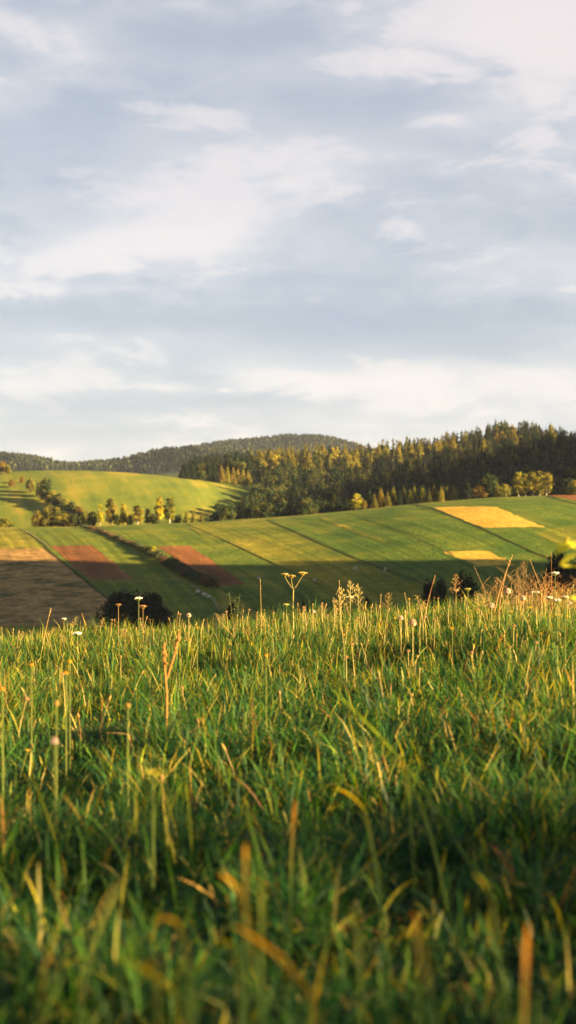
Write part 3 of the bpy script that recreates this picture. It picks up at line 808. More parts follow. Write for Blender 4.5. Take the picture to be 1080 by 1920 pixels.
# ------------------------------------------------------------------ meadow grass
def blades(bx, by, bz, Ln, W, az, th0, bend, c0, c1, seg=4, kink=None, up=None):
    n = len(bx)
    phi = th0[:, None]+bend[:, None]*((np.arange(seg)+.5)/seg)[None]**1.3
    if kink is not None: phi = phi+kink[:, None]*(np.arange(seg)[None] >= seg//2+1)
    phi = np.clip(phi, -2.4, 2.4)
    st = Ln[:, None]/seg
    r = np.concatenate([np.zeros((n, 1)), np.cumsum(np.sin(phi)*st, 1)], 1)
    z = np.concatenate([np.zeros((n, 1)), np.cumsum(np.cos(phi)*st, 1)], 1)
    ca, sa = np.cos(az)[:, None], np.sin(az)[:, None]
    s = np.linspace(0, 1, seg+1)[None]
    hw = W[:, None]*.5*np.clip((.72+.6*s)*(1-s**2.6), .06, 1)
    tw = (rng.random(n)*1.6-.8)[:, None]+s*(rng.random(n)*2.2-1.1)[:, None]      # the blade twists along its length
    a2 = np.arctan2(sa, ca)+math.pi/2+tw
    wx, wy = np.cos(a2), np.sin(a2)
    cx = bx[:, None]+r*ca; cy = by[:, None]+r*sa; cz = bz[:, None]+z
    cz = np.maximum(cz, bz[:, None]+.002)
    A = np.stack([cx-wx*hw, cy-wy*hw, cz], -1); B = np.stack([cx+wx*hw, cy+wy*hw, cz], -1)
    V = np.stack([A, B], 2).reshape(n, (seg+1)*2, 3)
    i = np.arange(seg)*2
    f1 = np.stack([i, i+1, i+3, i+2], -1)
    Fq = (np.arange(n)[:, None, None]*(seg+1)*2+f1[None]).reshape(-1, 4)
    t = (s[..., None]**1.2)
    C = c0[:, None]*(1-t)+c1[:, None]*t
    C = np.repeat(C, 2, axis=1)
    return V.reshape(-1, 3), Fq, C.reshape(-1, 3)

PAL0 = np.array([(.010, .034, .016), (.016, .050, .017), (.042, .080, .016), (.10, .125, .022), (.24, .19, .055), (.15, .08, .03)])  # root colours, darkened to deepen the shade between blades
PAL1 = np.array([(.015, .054, .021), (.030, .100, .022), (.095, .200, .022), (.43, .35, .026), (.56, .43, .12), (.36, .17, .045)])  # tip colours: yellowing growth, brightened further to read as sunlit
def grass_batch(n, sampler, lmul=1., wmul=1., seg=4, pal=None, g=rng, straight=0.):
    nt = max(1, n//11)
    tx, ty = sampler(nt)
    taz = g.random(nt)*6.283; ttype = g.random(nt)
    ix = g.integers(0, nt, n)
    sp = .012+.016*g.random(nt)
    bx = tx[ix]+g.normal(size=n)*sp[ix]; by = ty[ix]+g.normal(size=n)*sp[ix]
    bz = H_near(bx, by)-.006
    patch_h = .48+.60*smooth01(.3, .62, fbm(bx*1.6+3, by*1.6+8, 2))+.75*smooth01(.55, .80, vnoise(bx*5.3+11, by*5.3))
    Ln = (.075+.14*g.random(n)**1.5)*patch_h*lmul
    W = (.0022+.0038*g.random(n)**1.6)*wmul
    az = taz[ix]+g.normal(size=n)*1.3
    th0 = np.abs(g.normal(size=n))*.58+np.where(g.random(n) < .22, .6*g.random(n)+.3, 0); bend = (g.random(n)**.9)*2.2*(1-straight)
    kink = np.where(g.random(n) < .10, .9*g.random(n)+.5, 0)
    if pal is None:
        # yellower towards the right and the crest: dry growth, plus sunlight put in colour
        dry = np.clip(.5*smooth01(.42, .62, fbm(bx*.8+30, by*.8, 3))+.25*smooth01(-1, 2, bx)+.45*smooth01(3.5, 7.5, by), 0, 1)
        q = g.random(n)
        k = np.select([q < .34-.18*dry, q < .66-.22*dry, q < .90-.16*dry, q < .965-.06*dry, q < .988-.02*dry], [0, 1, 2, 3, 4], 5)
    else: k = g.choice(6, n, p=pal)
    j = (.72+.55*g.random((n, 1)))*(1+.10*g.normal(size=(n, 3)))
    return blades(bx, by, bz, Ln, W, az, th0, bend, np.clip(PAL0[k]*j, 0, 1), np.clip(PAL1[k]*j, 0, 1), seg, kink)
def wedge(y0, y1, m0=.5, px0=0, px1=1080):
    def f(n):
        # uniform over the area between y0 and y1 that the camera looks at, plus a margin
        a = (px1-px0)/F
        y = y0+(y1-y0)*rng.random(int(n*3)); keep = rng.random(len(y)) < (a*y+2*m0)/(a*y1+2*m0)
        y = y[keep][:n]
        while len(y) < n: y = np.concatenate([y, y])[:n]
        x = (px0-CX)/F*y-m0+rng.random(n)*(a*y+2*m0)
        return x, y
    return f
def build_grass():
    B = []
    B.append(grass_batch(30000, wedge(.35, 1.6, .35), .70, 1.0, 6))
    B.append(grass_batch(70000, wedge(1.5, 3.5, .5), .72, 1.0, 5))
    B.append(grass_batch(135000, wedge(3.4, 7.0, .6), .72, .92, 4))
    B.append(grass_batch(130000, wedge(6.8, 11.5, .7), .70, .90, 3))
    B.append(grass_batch(30000, wedge(11.3, 16, .8), .66, 1.2, 3))
    def side(n):
        x = rng.random(n)*8-4; y = rng.random(n)*13-1
        k = np.abs(x) > .2*np.maximum(y, 0)+.45
        x, y = x[k], y[k]
        r = -(-n//max(1, len(x)))
        return np.tile(x, r)[:n]+rng.normal(size=n)*.05, np.tile(y, r)[:n]+rng.normal(size=n)*.05
    B.append(grass_batch(110000, side, .72, 1.3, 3))
    # tall grass added out of view at the right to shade the near meadow
    def shade_grass(n):
        y = -1.4+rng.random(n)*3.6
        return np.maximum(1.75, .3*y+1.1)+rng.random(n)**1.1*1.3, y-.35
    B.append(grass_batch(30000, shade_grass, 4.9, 2.5, 6))
    # long arching blades and upright straw stalks mixed in
    def longb(n, y0, y1, l, w, pal, st):
        tx, ty = wedge(y0, y1, .4)(n)
        r = rng
        Ln = l*(.7+.6*r.random(n)); W = w*(.7+.6*r.random(n)); az = r.random(n)*6.283
        k = r.choice(6, n, p=pal); j = (.8+.4*r.random((n, 1)))
        return blades(tx, ty, H_near(tx, ty)-.005, Ln, W, az, np.abs(r.normal(size=n))*.15, r.random(n)*st, PAL0[k]*j, PAL1[k]*j, 7)
    B.append(grass_batch(5000, wedge(.4, 3.2, .4), .42, 3.4, 4, [.45, .3, .18, .05, .01, .01]))      # broad low herb leaves
    B.append(grass_batch(9000, wedge(3., 9.5, .5), .42, 2.8, 4, [.40, .3, .2, .07, .02, .01]))
    B.append(grass_batch(5200, wedge(.6, 9., .4), .62, 1.9, 5, [0, 0, .15, .40, .27, .18]))          # yellowing and dead leaves
    B.append(longb(700, .6, 3.0, .12, .0042, [.2, .34, .32, .11, .02, .01], 1.3))
    B.append(longb(2600, 3.0, 10.5, .125, .0038, [.1, .25, .35, .2, .08, .02], 1.3))
    B.append(longb(1600, 5., 11.5, .13, .0024, [0, .05, .2, .38, .32, .05], .4))
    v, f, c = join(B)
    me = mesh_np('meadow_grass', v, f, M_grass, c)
    o = new_obj('meadow_grass', me)
    tag(o, 'thick uneven meadow grass, deep green below with yellow and straw coloured tips', 'grass', kind='stuff')
    print('grass verts', len(v))
build_grass()

# ------------------------------------------------------------------ flowers, stalks and single blades
C_straw = (.44, .36, .12); C_rust = (.24, .15, .055); C_stem = (.16, .19, .04); C_white = (.55, .54, .42); C_yel = (.80, .50, .02); C_pink = (.55, .44, .32)
def cmesh(name, parts):
    v, f, c = join(parts)
    return mesh_np(name, v, f, M_plant, c)
def wstem(h, r=.0016, lean=.05, az=0., col=C_straw, n=7, curve=.0):
    t = np.linspace(0, 1, n)
    off = lean*h*t**1.7
    pts = np.stack([off*np.cos(az)+curve*h*np.sin(t*3.1)*.06, off*np.sin(az), h*t], 1)
    v, f = tube_np(pts, r*(1.15-.5*t), 5)
    return (v, f, np.array(col)), pts
def blobs(P, r, col, seed=0, stretch=1.):
    g = np.random.default_rng(seed); out = []
    for p in P:
        k = r*(.7+.6*g.random())
        v, f = tube_np([(p[0], p[1], p[2]-k*stretch), (p[0], p[1], p[2]-k*.3), (p[0], p[1], p[2]+k*.5), (p[0], p[1], p[2]+k*stretch)], [k*.35, k, k*.85, k*.1], 6)
        out.append((v, f, np.array(col)*(.75+.5*g.random())))
    return out
def leaf(base, d, ln, w, col, droop=.5, seg=5):
    """lanceolate leaf with a folded midrib"""
    d = np.array(d, float); d /= np.linalg.norm(d)
    s = np.cross(d, [0, 0, 1.]); s /= np.linalg.norm(s)+1e-9
    t = np.linspace(0, 1, seg+1)
    c = np.array(base)+d[None]*ln*t[:, None]+np.array([0, 0, -1.])*(droop*ln*t**2)[:, None]
    hw = w*.5*np.sin(np.pi*np.clip(t*.93+.05, 0, 1))**.8
    V = np.stack([c-s*hw[:, None]+[0, 0, .0]*1, c-np.array([0, 0, 1])*hw[:, None]*.25, c+s*hw[:, None]], 1).reshape(-1, 3)
    i = np.arange(seg)[:, None]*3+np.arange(2)[None]
    f = np.stack([i, i+1, i+4, i+3], -1).reshape(-1, 4)
    return V, f, np.array(col)
def umbel_parts(top, dia, col, n=13, seed=0, rh=.5, stemcol=C_stem, r=.0009, head=.0042, dome=.15):
    g = np.random.default_rng(seed)
    rays, P = [], []
    top = np.array(top)
    for i in range(n):
        a = i*2.4; q = math.sqrt((i+.5)/n)*dia*.5
        e = top+[q*math.cos(a), q*math.sin(a), dia*rh*(1-.35*(q/(dia*.5))**2*dome*4)]
        m = top+(e-top)*.55+[0, 0, -dia*.05]
        v, f = tube_np([top, m, e], [r*1.3, r, r*.8], 4)
        rays.append((v, f, np.array(stemcol)))
        for k in range(5):
            P.append(e+np.array([g.normal()*dia*.055, g.normal()*dia*.055, g.normal()*dia*.012+.001]))
    return rays, blobs(P, head, col, seed)
def make_umbel(name, h, dia, col, label, group, loc, stemcol=C_stem, lean=.06, seed=0, leaves=3, head=.0042, rh=.5, r=.0022, cat='wildflower'):
    e = empty(name, loc)
    az = random.random()*6.28
    st, pts = wstem(h, r, lean, az, stemcol)
    P = [st]
    g = np.random.default_rng(seed+50)
    rays, heads = umbel_parts(pts[-1], dia, col, 13, seed, rh, stemcol, head=head)
    part('stem', cmesh('umbel_stem', P+rays), e)
    part('flower_head', cmesh('umbel_head', heads), e)
    L_ = []
    for i in range(leaves):
        z = h*(.2+.5*g.random()); a = g.random()*6.28; L_ = []
        for k in range(4):
            L_.append(leaf((pts[3, 0]*z/h, pts[3, 1]*z/h, z), (math.cos(a+k*.35-.5), math.sin(a+k*.35-.5), .9), .05, .009, (.07, .12, .02), .7))
        part('leaf', cmesh('umbel_leaf', L_), e)
    return tag(e, label, cat, group)
def make_seedball(h, rad, label, group, loc, lean=.05, seed=0, col=C_pink, stemcol=C_straw):
    e = empty('seed_head_flower', loc)
    st, pts = wstem(h, .0017, lean, seed*1.3, stemcol)
    part('stem', cmesh('seed_stem', [st]), e)
    g = np.random.default_rng(seed)
    d = g.normal(size=(420, 3)); d /= np.linalg.norm(d, axis=1)[:, None]
    d[:, 2] = np.where(d[:, 2] < -.6, -d[:, 2], d[:, 2])
    c = pts[-1]+[0, 0, rad*.7]
    V, f = quads_at(c+d*rad*(.7+.35*g.random((420, 1))), rad*.16, d, .2, g)
    core = blobs([c], rad*.72, np.array(col)*.75, seed)
    part('seed_head', cmesh('seed_head', [(V, f, vary(col, 420, .3, g))]+core), e)
    return tag(e, label, 'wildflower', group)
def make_yellow(h, rad, label, group, loc, lean=.06, seed=0, col=C_yel, name='yellow_flower'):
    e = empty(name, loc)
    st, pts = wstem(h, .0016, lean, seed*2.1, C_stem)
    part('stem', cmesh('yellow_stem', [st]), e)
    g = np.random.default_rng(seed); pet = []
    top = pts[-1]
    for ring, (n, l, up) in enumerate(((14, 1.0, .35), (11, .7, .9), (7, .42, 1.8))):
        for i in range(n):
            a = i/n*6.283+ring*.3+g.normal()*.06
            pet.append(leaf(top+[0, 0, .001*ring], (math.cos(a), math.sin(a), up), rad*l, rad*.32, np.array(col)*(.85+.3*g.random()), .15, 3))
    part('flower', cmesh('yellow_petals', pet+blobs([top], rad*.33, (.55, .30, .02), seed)), e)
    part('calyx', cmesh('calyx', [(*tube_np([top-[0, 0, rad*.7], top-[0, 0, rad*.35], top], [.002, rad*.26, rad*.3], 6), np.array((.10, .14, .03)))]), e)
    return tag(e, label, 'wildflower', group)
def make_spike(h, label, group, loc, lean=.05, seed=0, col=C_straw, head=None, hl=.05, hr=.0042, name='plantain_stalk', cat='plant'):
    e = empty(name, loc)
    st, pts = wstem(h, .0017, lean, seed*1.7, col, curve=random.random()-.5)
    part('stem', cmesh('spike_stem', [st]), e)
    d = (pts[-1]-pts[-2]); d /= np.linalg.norm(d); top = pts[-1]
    g = np.random.default_rng(seed)
    v, f = tube_np([top-d*hl, top-d*hl*.8, top-d*hl*.4, top-d*.1*hl, top+d*hl*.04], [.001, hr, hr*1.1, hr*.7, .0006], 8)
    v = v+g.normal(size=v.shape)*hr*.22
    part('flower_spike', cmesh('spike_head', [(v, f, np.array(head if head is not None else C_rust))]), e)
    return tag(e, label, cat, group)
def make_panicle(h, label, group, loc, lean=.12, seed=0, col=C_straw, size=1., name='feathery_stalk'):
    e = empty(name, loc)
    g = np.random.default_rng(seed)
    st, pts = wstem(h, .0014, lean, seed*1.1, col, n=10)
    B = [st]; S = []
    for i in range(16):
        t = .60+.4*i/16; k = t*(len(pts)-1); j = min(int(k), len(pts)-2); p = pts[j]+(pts[j+1]-pts[j])*(k-j)
        a = i*2.4; l = .045*size*(1.15-.8*(i/16))*(.7+.5*g.random())
        q = p+[math.cos(a)*l, math.sin(a)*l, l*.75]
        v, f = tube_np([p, (p+q)/2+[0, 0, l*.08], q], [.0008, .0006, .0005], 4); B.append((v, f, np.array(col)))
        S += [p+(q-p)*u+g.normal(size=3)*.004 for u in (.45, .62, .8, .92, 1.)]
    part('stem', cmesh('panicle_stem', B), e)
    part('panicle', cmesh('panicle', blobs(S, .0022*size, np.array(col)*.8, seed, 2.)), e)
    return tag(e, label, 'grass stalk', group)
def at(px, py, Y): return np.array([(px-CX)/F*Y, Y, (CY-py)/F*Y])
def foot(px, Y):
    x = (px-CX)/F*Y
    return (x, Y, float(H_near(x, Y)))
def hh(px, py, Y): return float((CY-py)/F*Y-foot(px, Y)[2])

# the tall branching hogweed in the middle
def hogweed():
    Y = 8.6; loc = foot(551, Y)
    e = empty('hogweed', loc)
    o = np.array(loc)
    def rel(px, py, dy=0): return at(px, py, Y)-o+[0, dy, 0]
    P = [(0, 0, 0), rel(550, 1170), rel(549, 1140), rel(550, 1106)]
    v, f = tube_np(P, [.0050, .0046, .0040, .0036], 8)
    part('stem', cmesh('hogweed_stem', [(v, f, np.array((.30, .25, .07)))]), e)
    fork = P[-1]
    tips = [(534, 1076, .02, .042, 3, (.34, .26, .09)), (546, 1079, -.03, .046, 4, (.34, .24, .06)), (567, 1074, .01, .048, 5, (.46, .34, .07))]
    for px, py, dy, dia, sd, c in tips:
        tip = rel(px, py+6, dy)
        v, f = tube_np([fork, fork+(tip-fork)*.5+[0, 0, -.004], tip], [.0024, .0019, .0016], 6)
        b = part('branch', cmesh('hogweed_branch', [(v, f, np.array((.30, .25, .07)))]), e)
        rays, heads = umbel_parts(tip, dia, c, 15, sd, .42, (.38, .26, .07), r=.0012, head=.0040)
        part('umbel', cmesh('hogweed_umbel', rays+heads), b)
    for lf_ in [leaf(fork, (.9, .1, .9), .035, .012, (.30, .22, .05), .1), leaf(P[2], (-.6, 0, 1), .05, .012, (.20, .22, .04), .3), leaf(P[2], (.7, .2, .6), .05, .014, (.14, .18, .03), .4)]: part('leaf', cmesh('hogweed_leaf', [lf_]), e)
    tag(e, 'tall yellow hogweed stalk forking into three umbels above the grass', 'wildflower')
hogweed()

singles = [
 ('u', 260, 1121, 8.3, .050, C_white, C_stem, 'white green umbel standing before the dark tree pair'),
 ('u', 222, 1133, 8.2, .040, (.26, .14, .04), C_rust, 'rusty dry umbel left of the white one before the dark trees'),
 ('u', 268, 1136, 8.1, .055, (.24, .13, .045), C_rust, 'broken orange brown umbel just right of the white one'),
 ('u', 1041, 1074, 8.2, .055, C_white, C_stem, 'flat white umbel highest at the right side of the meadow'),
 ('u', 1003, 1110, 8.6, .060, C_white, C_stem, 'flat white umbel half hidden in the dry weeds at the right'),
 ('u', 1030, 1120, 5.2, .028, C_white, C_stem, 'blurred white flower, left of three near the right edge'),
 ('u', 1045, 1125, 5.0, .030, C_white, C_stem, 'blurred white flower, middle of three near the right edge'),
 ('u', 1060, 1119, 5.1, .028, C_pink, C_stem, 'blurred cream flower, right of three near the right edge'),
 ('u', 877, 1104, 8.5, .050, (.40, .36, .06), C_stem, 'greenish yellow umbel right of the shaded valley trees'),
 ('u', 657, 1119, 8.8, .050, (.60, .52, .30), C_stem, 'flat cream umbel under the feathery grass'),
 ('u', 537, 1133, 8.4, .040, (.40, .36, .12), C_stem, 'low greenish umbel at the foot of the hogweed'),
 ('u', 120, 1160, 8.5, .035, (.62, .55, .40), C_stem, 'pale small umbel in the grass at the left'),
 ('u', 855, 1106, 8.6, .034, (.50, .42, .26), C_straw, 'small tan flower head left of the greenish umbel'),
 ('u', 145, 1187, 6.6, .045, C_white, C_stem, 'flat white flower lying in the grass at the left'),
 ('u', 240, 1118, 0, 0, 0, 0, ''),
 ('b', 354, 1153, 7.8, .013, C_pink, C_straw, 'round pinkish seed head right of the dark tree pair'),
 ('b', 952, 1108, 7.2, .016, (.62, .45, .33), C_straw, 'large fluffy seed head on a bent stalk at the right'),
 ('b', 981, 1120, 7.0, .013, C_pink, C_straw, 'round pink seed head right of the large fluffy one'),
 ('b', 922, 1135, 6.8, .014, C_pink, C_straw, 'round tan seed head left of the large fluffy one'),
 ('b', 774, 1166, 5.8, .015, (.62, .42, .30), C_straw, 'round pink seed head low in the middle right grass'),
 ('b', 752, 1158, 6.6, .012, C_pink, C_straw, 'small round seed head beside the low pink one'),
 ('b', 588, 1146, 8.2, .010, C_pink, C_straw, 'tiny round seed head right of the hogweed'),
 ('b', 1068, 1130, 7.2, .011, C_pink, C_straw, 'round seed head at the right edge'),
 ('b', 106, 1318, 3.1, .006, (.45, .30, .10), C_stem, 'blurred tan bud on a stalk at the left'),
 ('b', 240, 1322, 3.2, .006, (.45, .30, .08), C_stem, 'blurred orange bud on an upright stalk left of centre'),
 ('b', 102, 1388, 2.6, .007, (.5, .38, .33), C_stem, 'blurred pinkish white clover head deep in the grass'),
 ('b', 428, 1306, 0, 0, 0, 0, ''),
 ('y', 767, 1122, 8.0, .012, C_yel, 0, 'yellow flower, highest one before the dark valley pair'),
 ('y', 629, 1136, 8.0, .011, C_yel, 0, 'yellow flower left of the feathery grass'),
 ('y', 995, 1138, 6.6, .017, C_yel, 0, 'large yellow flower at the right under the dry weeds'),
 ('y', 959, 1146, 6.4, .012, (.80, .42, .02), 0, 'orange yellow bud left of the large yellow flower'),
 ('y', 1063, 1154, 6.3, .012, C_yel, 0, 'yellow flower near the right edge of the meadow'),
 ('y', 848, 1177, 5.6, .012, (.80, .44, .02), 0, 'yellow flower in the grass below the greenish umbel'),
 ('y', 370, 1176, 6.4, .010, C_yel, 0, 'small yellow flower in the grass right of the pinkish seed head'),
 ('y', 741, 1158, 6.8, .012, C_yel, 0, 'yellow flower left of the small round seed head'),
 ('y', 645, 1189, 5.6, .010, C_yel, 0, 'low yellow flower in the middle of the meadow'),
 ('y', 124, 1260, 3.7, .012, (.80, .42, .02), 0, 'blurred yellow flower, lower of two close together at the left'),
 ('y', 131, 1238, 3.8, .011, (.80, .42, .02), 0, 'blurred yellow flower, upper of two close together at the left'),
 ('y', 59, 1245, 3.8, .010, (.80, .38, .02), 0, 'blurred orange flower left of the close pair'),
 ('y', 5, 1290, 3.2, .010, (.80, .34, .02), 0, 'blurred orange flower at the left edge'),
 ('y', 499, 1228, 4.2, .009, (.80, .40, .02), 0, 'blurred orange yellow flower in the middle of the meadow'),
 ('g', 656, 1092, 8.6, 1.0, C_straw, 0, 'tallest feathery grass of three right of the hogweed'),
 ('g', 640, 1103, 8.5, 1.1, C_straw, 0, 'drooping feathery grass, left of three right of the hogweed'),
 ('g', 674, 1098, 8.7, .9, C_straw, 0, 'smaller feathery grass, right of three right of the hogweed'),
 ('g', 855, 1078, 8.4, .9, (.34, .20, .06), 0, 'brown feathery grass before the dim valley tree'),
 ('g', 726, 1112, 8.5, .8, (.30, .20, .06), 0, 'short brown feathery grass left of the highest yellow flower'),
 ('g', 930, 1085, 8.6, .9, (.34, .20, .06), 0, 'brown feathery grass left of the dry weeds'),
 ('g', 982, 1053, 8.3, .9, C_rust, 0, 'rusty feathery grass rising from the dry weeds'),
 ('t', 816, 1080, 8.2, .0022, (.42, .22, .08), 0, 'tall thin leaning brown stalk before the dark valley pair'),
 ('t', 961, 1042, 8.0, .0026, (.48, .28, .09), 0, 'tallest straw stalk at the right, leaning to the right'),
 ('t', 955, 1052, 8.1, .0026, (.48, .28, .09), 0, 'second tall straw stalk beside the tallest one'),
 ('t', 488, 1088, 8.4, .0020, (.40, .28, .08), 0, 'thin upright stalk left of the hogweed'),
 ('t', 636, 1090, 8.6, .0024, (.40, .24, .08), 0, 'upright reddish straw left of the feathery grasses'),
 ('t', 889, 1062, 8.5, .0014, (.40, .26, .12), 0, 'hair thin curved stalk left of the tall straws'),
 ('t', 994, 1050, 8.3, .0018, (.42, .24, .08), 0, 'thin bent straw right of the tall straws'),
 ('t', 1034, 1040, 8.3, .0014, (.36, .20, .08), 0, 'hair thin straw near the large dark valley tree'),
 ('t', 95, 1142, 8.2, .0022, (.48, .30, .10), 0, 'leaning straw at the left end of the crest'),
]
for i, (k, px, py, Y, s, c, sc, lb) in enumerate(singles):
    if Y == 0: continue
    loc = foot(px, Y); h = hh(px, py, Y)
    if k == 'u': make_umbel('umbel_flower', h-s*.4, s*.82, c, lb, 'umbel flowers in the meadow', loc, sc, .0, i, head=s*(.085 if c[2] > .2 else .06))
    elif k == 'b': make_seedball(h-s, s, lb, 'round seed heads in the meadow', loc, 0., i, c, sc)
    elif k == 'y': make_yellow(h-s*.4, s, lb, 'yellow flowers in the meadow', loc, 0., i, c)
    elif k == 'g': make_panicle(h, lb, 'feathery grass stalks in the meadow', loc, .03, i, c, s)
    elif k == 't':
        e = empty('straw_stalk', loc)
        lean = {961: -.28, 955: -.18, 816: -.22, 889: .35, 994: .3, 95: -.2}.get(px, .02)
        t = np.linspace(0, 1, 9)
        pts = np.stack([lean*h*(1-t**1.4)*1.0, .05*h*np.sin(t*3), h*t], 1)
        dx = pts[0, 0]; base_x = loc[0]+dx
        z0 = float(H_near(base_x, Y))-loc[2]
        pts[:, 2] = z0+(h-z0)*t
        v, f = tube_np(pts, s*(1.2-.8*t), 5)
        part('stem', cmesh('straw_stem', [(v, f, np.array(c))]), e)
        for ch in KIDS[e.name]: ch.location.x = -dx
        e.location.x = base_x
        hd = blobs([pts[-1-j//3]+(pts[-2-j//3]-pts[-1-j//3])*(j % 3)/3.-[dx, 0, 0] for j in range(4)], s*1.3, np.array(c)*.9, i, 2.4)
        part('tip', cmesh('straw_tip', hd), e)
        tag(e, lb, 'dry stalk', 'single dry stalks above the grass')

# leafy sprig left of the hogweed, and the tangle of dry weeds at the right
def sprig():
    Y = 8.8; loc = foot(440, Y); h = hh(440, 1110, Y)
    e = empty('leafy_sprig', loc); g = np.random.default_rng(4)
    ps = []; lf = []
    for k, (lx, hz) in enumerate(((-.035, 1.), (.03, .93), (.055, .78), (0, .86))):
        pts = [(0, 0, 0), (lx*.3, 0, h*hz*.4), (lx, .01*k, h*hz)]
        v, f = tube_np(pts, [.0025, .002, .001], 5); ps.append((v, f, np.array((.10, .10, .03))))
        for i in range(9):
            t = .5+.5*i/8; a = i*2.2; p = np.array(pts[1])+(np.array(pts[2])-np.array(pts[1]))*((t-.4)/.6)
            lf.append(leaf(p, (math.cos(a), math.sin(a), .7), .034, .014, np.array((.10, .15, .025))*(.7+.6*g.random()), .4))
    part('stem', cmesh('sprig_stem', ps), e); part('leaf', cmesh('sprig_leaf', lf), e)
    tag(e, 'leafy green sprig with several tips in shade left of the hogweed', 'plant')
sprig()
def dry_weeds(px, Y, pt, n, wpx, label, seed, col=C_rust, name='dry_weed'):
    loc = foot(px, Y); H0 = hh(px, pt, Y); g = np.random.default_rng(seed)
    e = empty(name, loc); st, sd = [], []
    for i in range(n):
        x0 = g.normal()*.03; x1 = (g.random()-.5)*wpx/F*Y; h = H0*(.55+.45*g.random()); y1 = g.normal()*.08
        c = np.array(col)*(.6+.9*g.random())
        t = np.linspace(0, 1, 6)
        pts = np.stack([x0+(x1-x0)*t**1.3+.02*np.sin(t*6+i), y1*t, h*t*(1-.15*(abs(x1)*4)*t)], 1)
        v, f = tube_np(pts, .0016*(1.2-.9*t), 4); st.append((v, f, c))
        for k in range(5):
            b = pts[2+k % 4]; a = g.random()*6.28; l = .04+.05*g.random()
            q = b+[math.cos(a)*l, math.sin(a)*l, l*(.2+.9*g.random())]
            v, f = tube_np([b, (b+q)/2+[0, 0, .006], q], [.0009, .0007, .0004], 4); st.append((v, f, c))
            if k < 2: sd += [q, (b+q*2)/3]
    st += blobs(sd, .0030, np.array(col)*1.1, seed, 1.4)
    part('stems', cmesh('weed_stems', st), e)
    tag(e, label, 'dry plant', 'tangled dry weeds at the right of the meadow')
dry_weeds(1003, 8.5, 1066, 26, 80, 'densest rust brown tangle of dry weeds at the right', 3)
dry_weeds(975, 8.7, 1072, 22, 70, 'rust brown dry weeds left of the densest tangle', 4)
dry_weeds(1030, 8.9, 1075, 20, 60, 'thin dry weeds right of the densest tangle', 5, (.34, .17, .05))
dry_weeds(925, 8.8, 1088, 12, 50, 'loose dry weeds at the left of the tangle', 6, (.34, .20, .06))
dry_weeds(1062, 8.8, 1092, 14, 60, 'loose dry weeds at the right edge', 7, (.36, .22, .07))

# many ordinary stalks: one of each kind, then copies
def protos():
    A = {}
    gs = 'straw coloured plantain stalks standing in the meadow'
    A['s'] = [make_spike(.30, 'straw coloured plantain stalk with a brown spike standing in the grass', gs, (0, 0, 0), .05+.03*k, k, (.44*(1-.12*k), .35*(1-.13*k), .10), (.32, .22, .06), .022+.009*k, .0030) for k in range(4)]
    gd = 'rusty stalks standing in the meadow'
    A['r'] = [make_spike(.30, 'rusty red brown dead stalk with a thick top in the grass', gd, (0, 0, 0), .06, k+5, (.30, .18, .06), (.33, .19, .065), .038, .0034, name='rusty_stalk') for k in range(3)]
    A['y'] = [make_yellow(.28, .008, 'small yellow bud like flower among the meadow stalks', 'small yellow buds among the meadow stalks', (0, 0, 0), .06, k+9, (.80, .46, .02), name='yellow_bud') for k in range(2)]
    A['b'] = [make_seedball(.28, .0085, 'small brownish round seed head among the meadow stalks', 'small brown seed heads among the meadow stalks', (0, 0, 0), .05, k+12, (.46, .28, .14)) for k in range(2)]
    A['g'] = [make_panicle(.32, 'thin feathery grass stalk among the meadow stalks', 'thin feathery grasses among the meadow stalks', (0, 0, 0), .14, k+15, (.42, .30, .10), .7) for k in range(3)]
    return A
def scatter_stalks():
    A = protos(); used = set(); g = np.random.default_rng(12)
    n = 0
    spec = [(108, 7.2, 10.2, 560, 1080, .20, .30, 'sssyybgs'), (72, 8.0, 10.6, 0, 620, .17, .25, 'sssrybg'), (46, 5.2, 7.6, 620, 1080, .19, .29, 'ssyyybbs'), (20, 4.4, 7.2, 0, 1080, .14, .23, 'sssryb'), (8, 3.0, 4.4, 0, 1080, .13, .19, 'ssry')]
    for cnt, y0, y1, p0, p1, h0, h1, ks in spec:
        for i in range(cnt):
            Y = y0+(y1-y0)*g.random(); px = p0+(p1-p0)*g.random()
            k = ks[g.integers(len(ks))]; src = A[k][g.integers(len(A[k]))]
            s = (h0+(h1-h0)*g.random())*.72/.30
            if src.name in used: o = copy_tree(src)
            else: o = src; used.add(src.name)
            o.location = foot(px, Y); o.rotation_euler = (g.normal()*.06, g.normal()*.06, g.random()*6.28)
            o.scale = (1, 1, s); n += 1
    for k in A:
        for src in A[k]:
            if src.name not in used:
                o = src; o.location = foot(300+300*g.random(), 8.); used.add(src.name)
    print('stalks', n)
scatter_stalks()

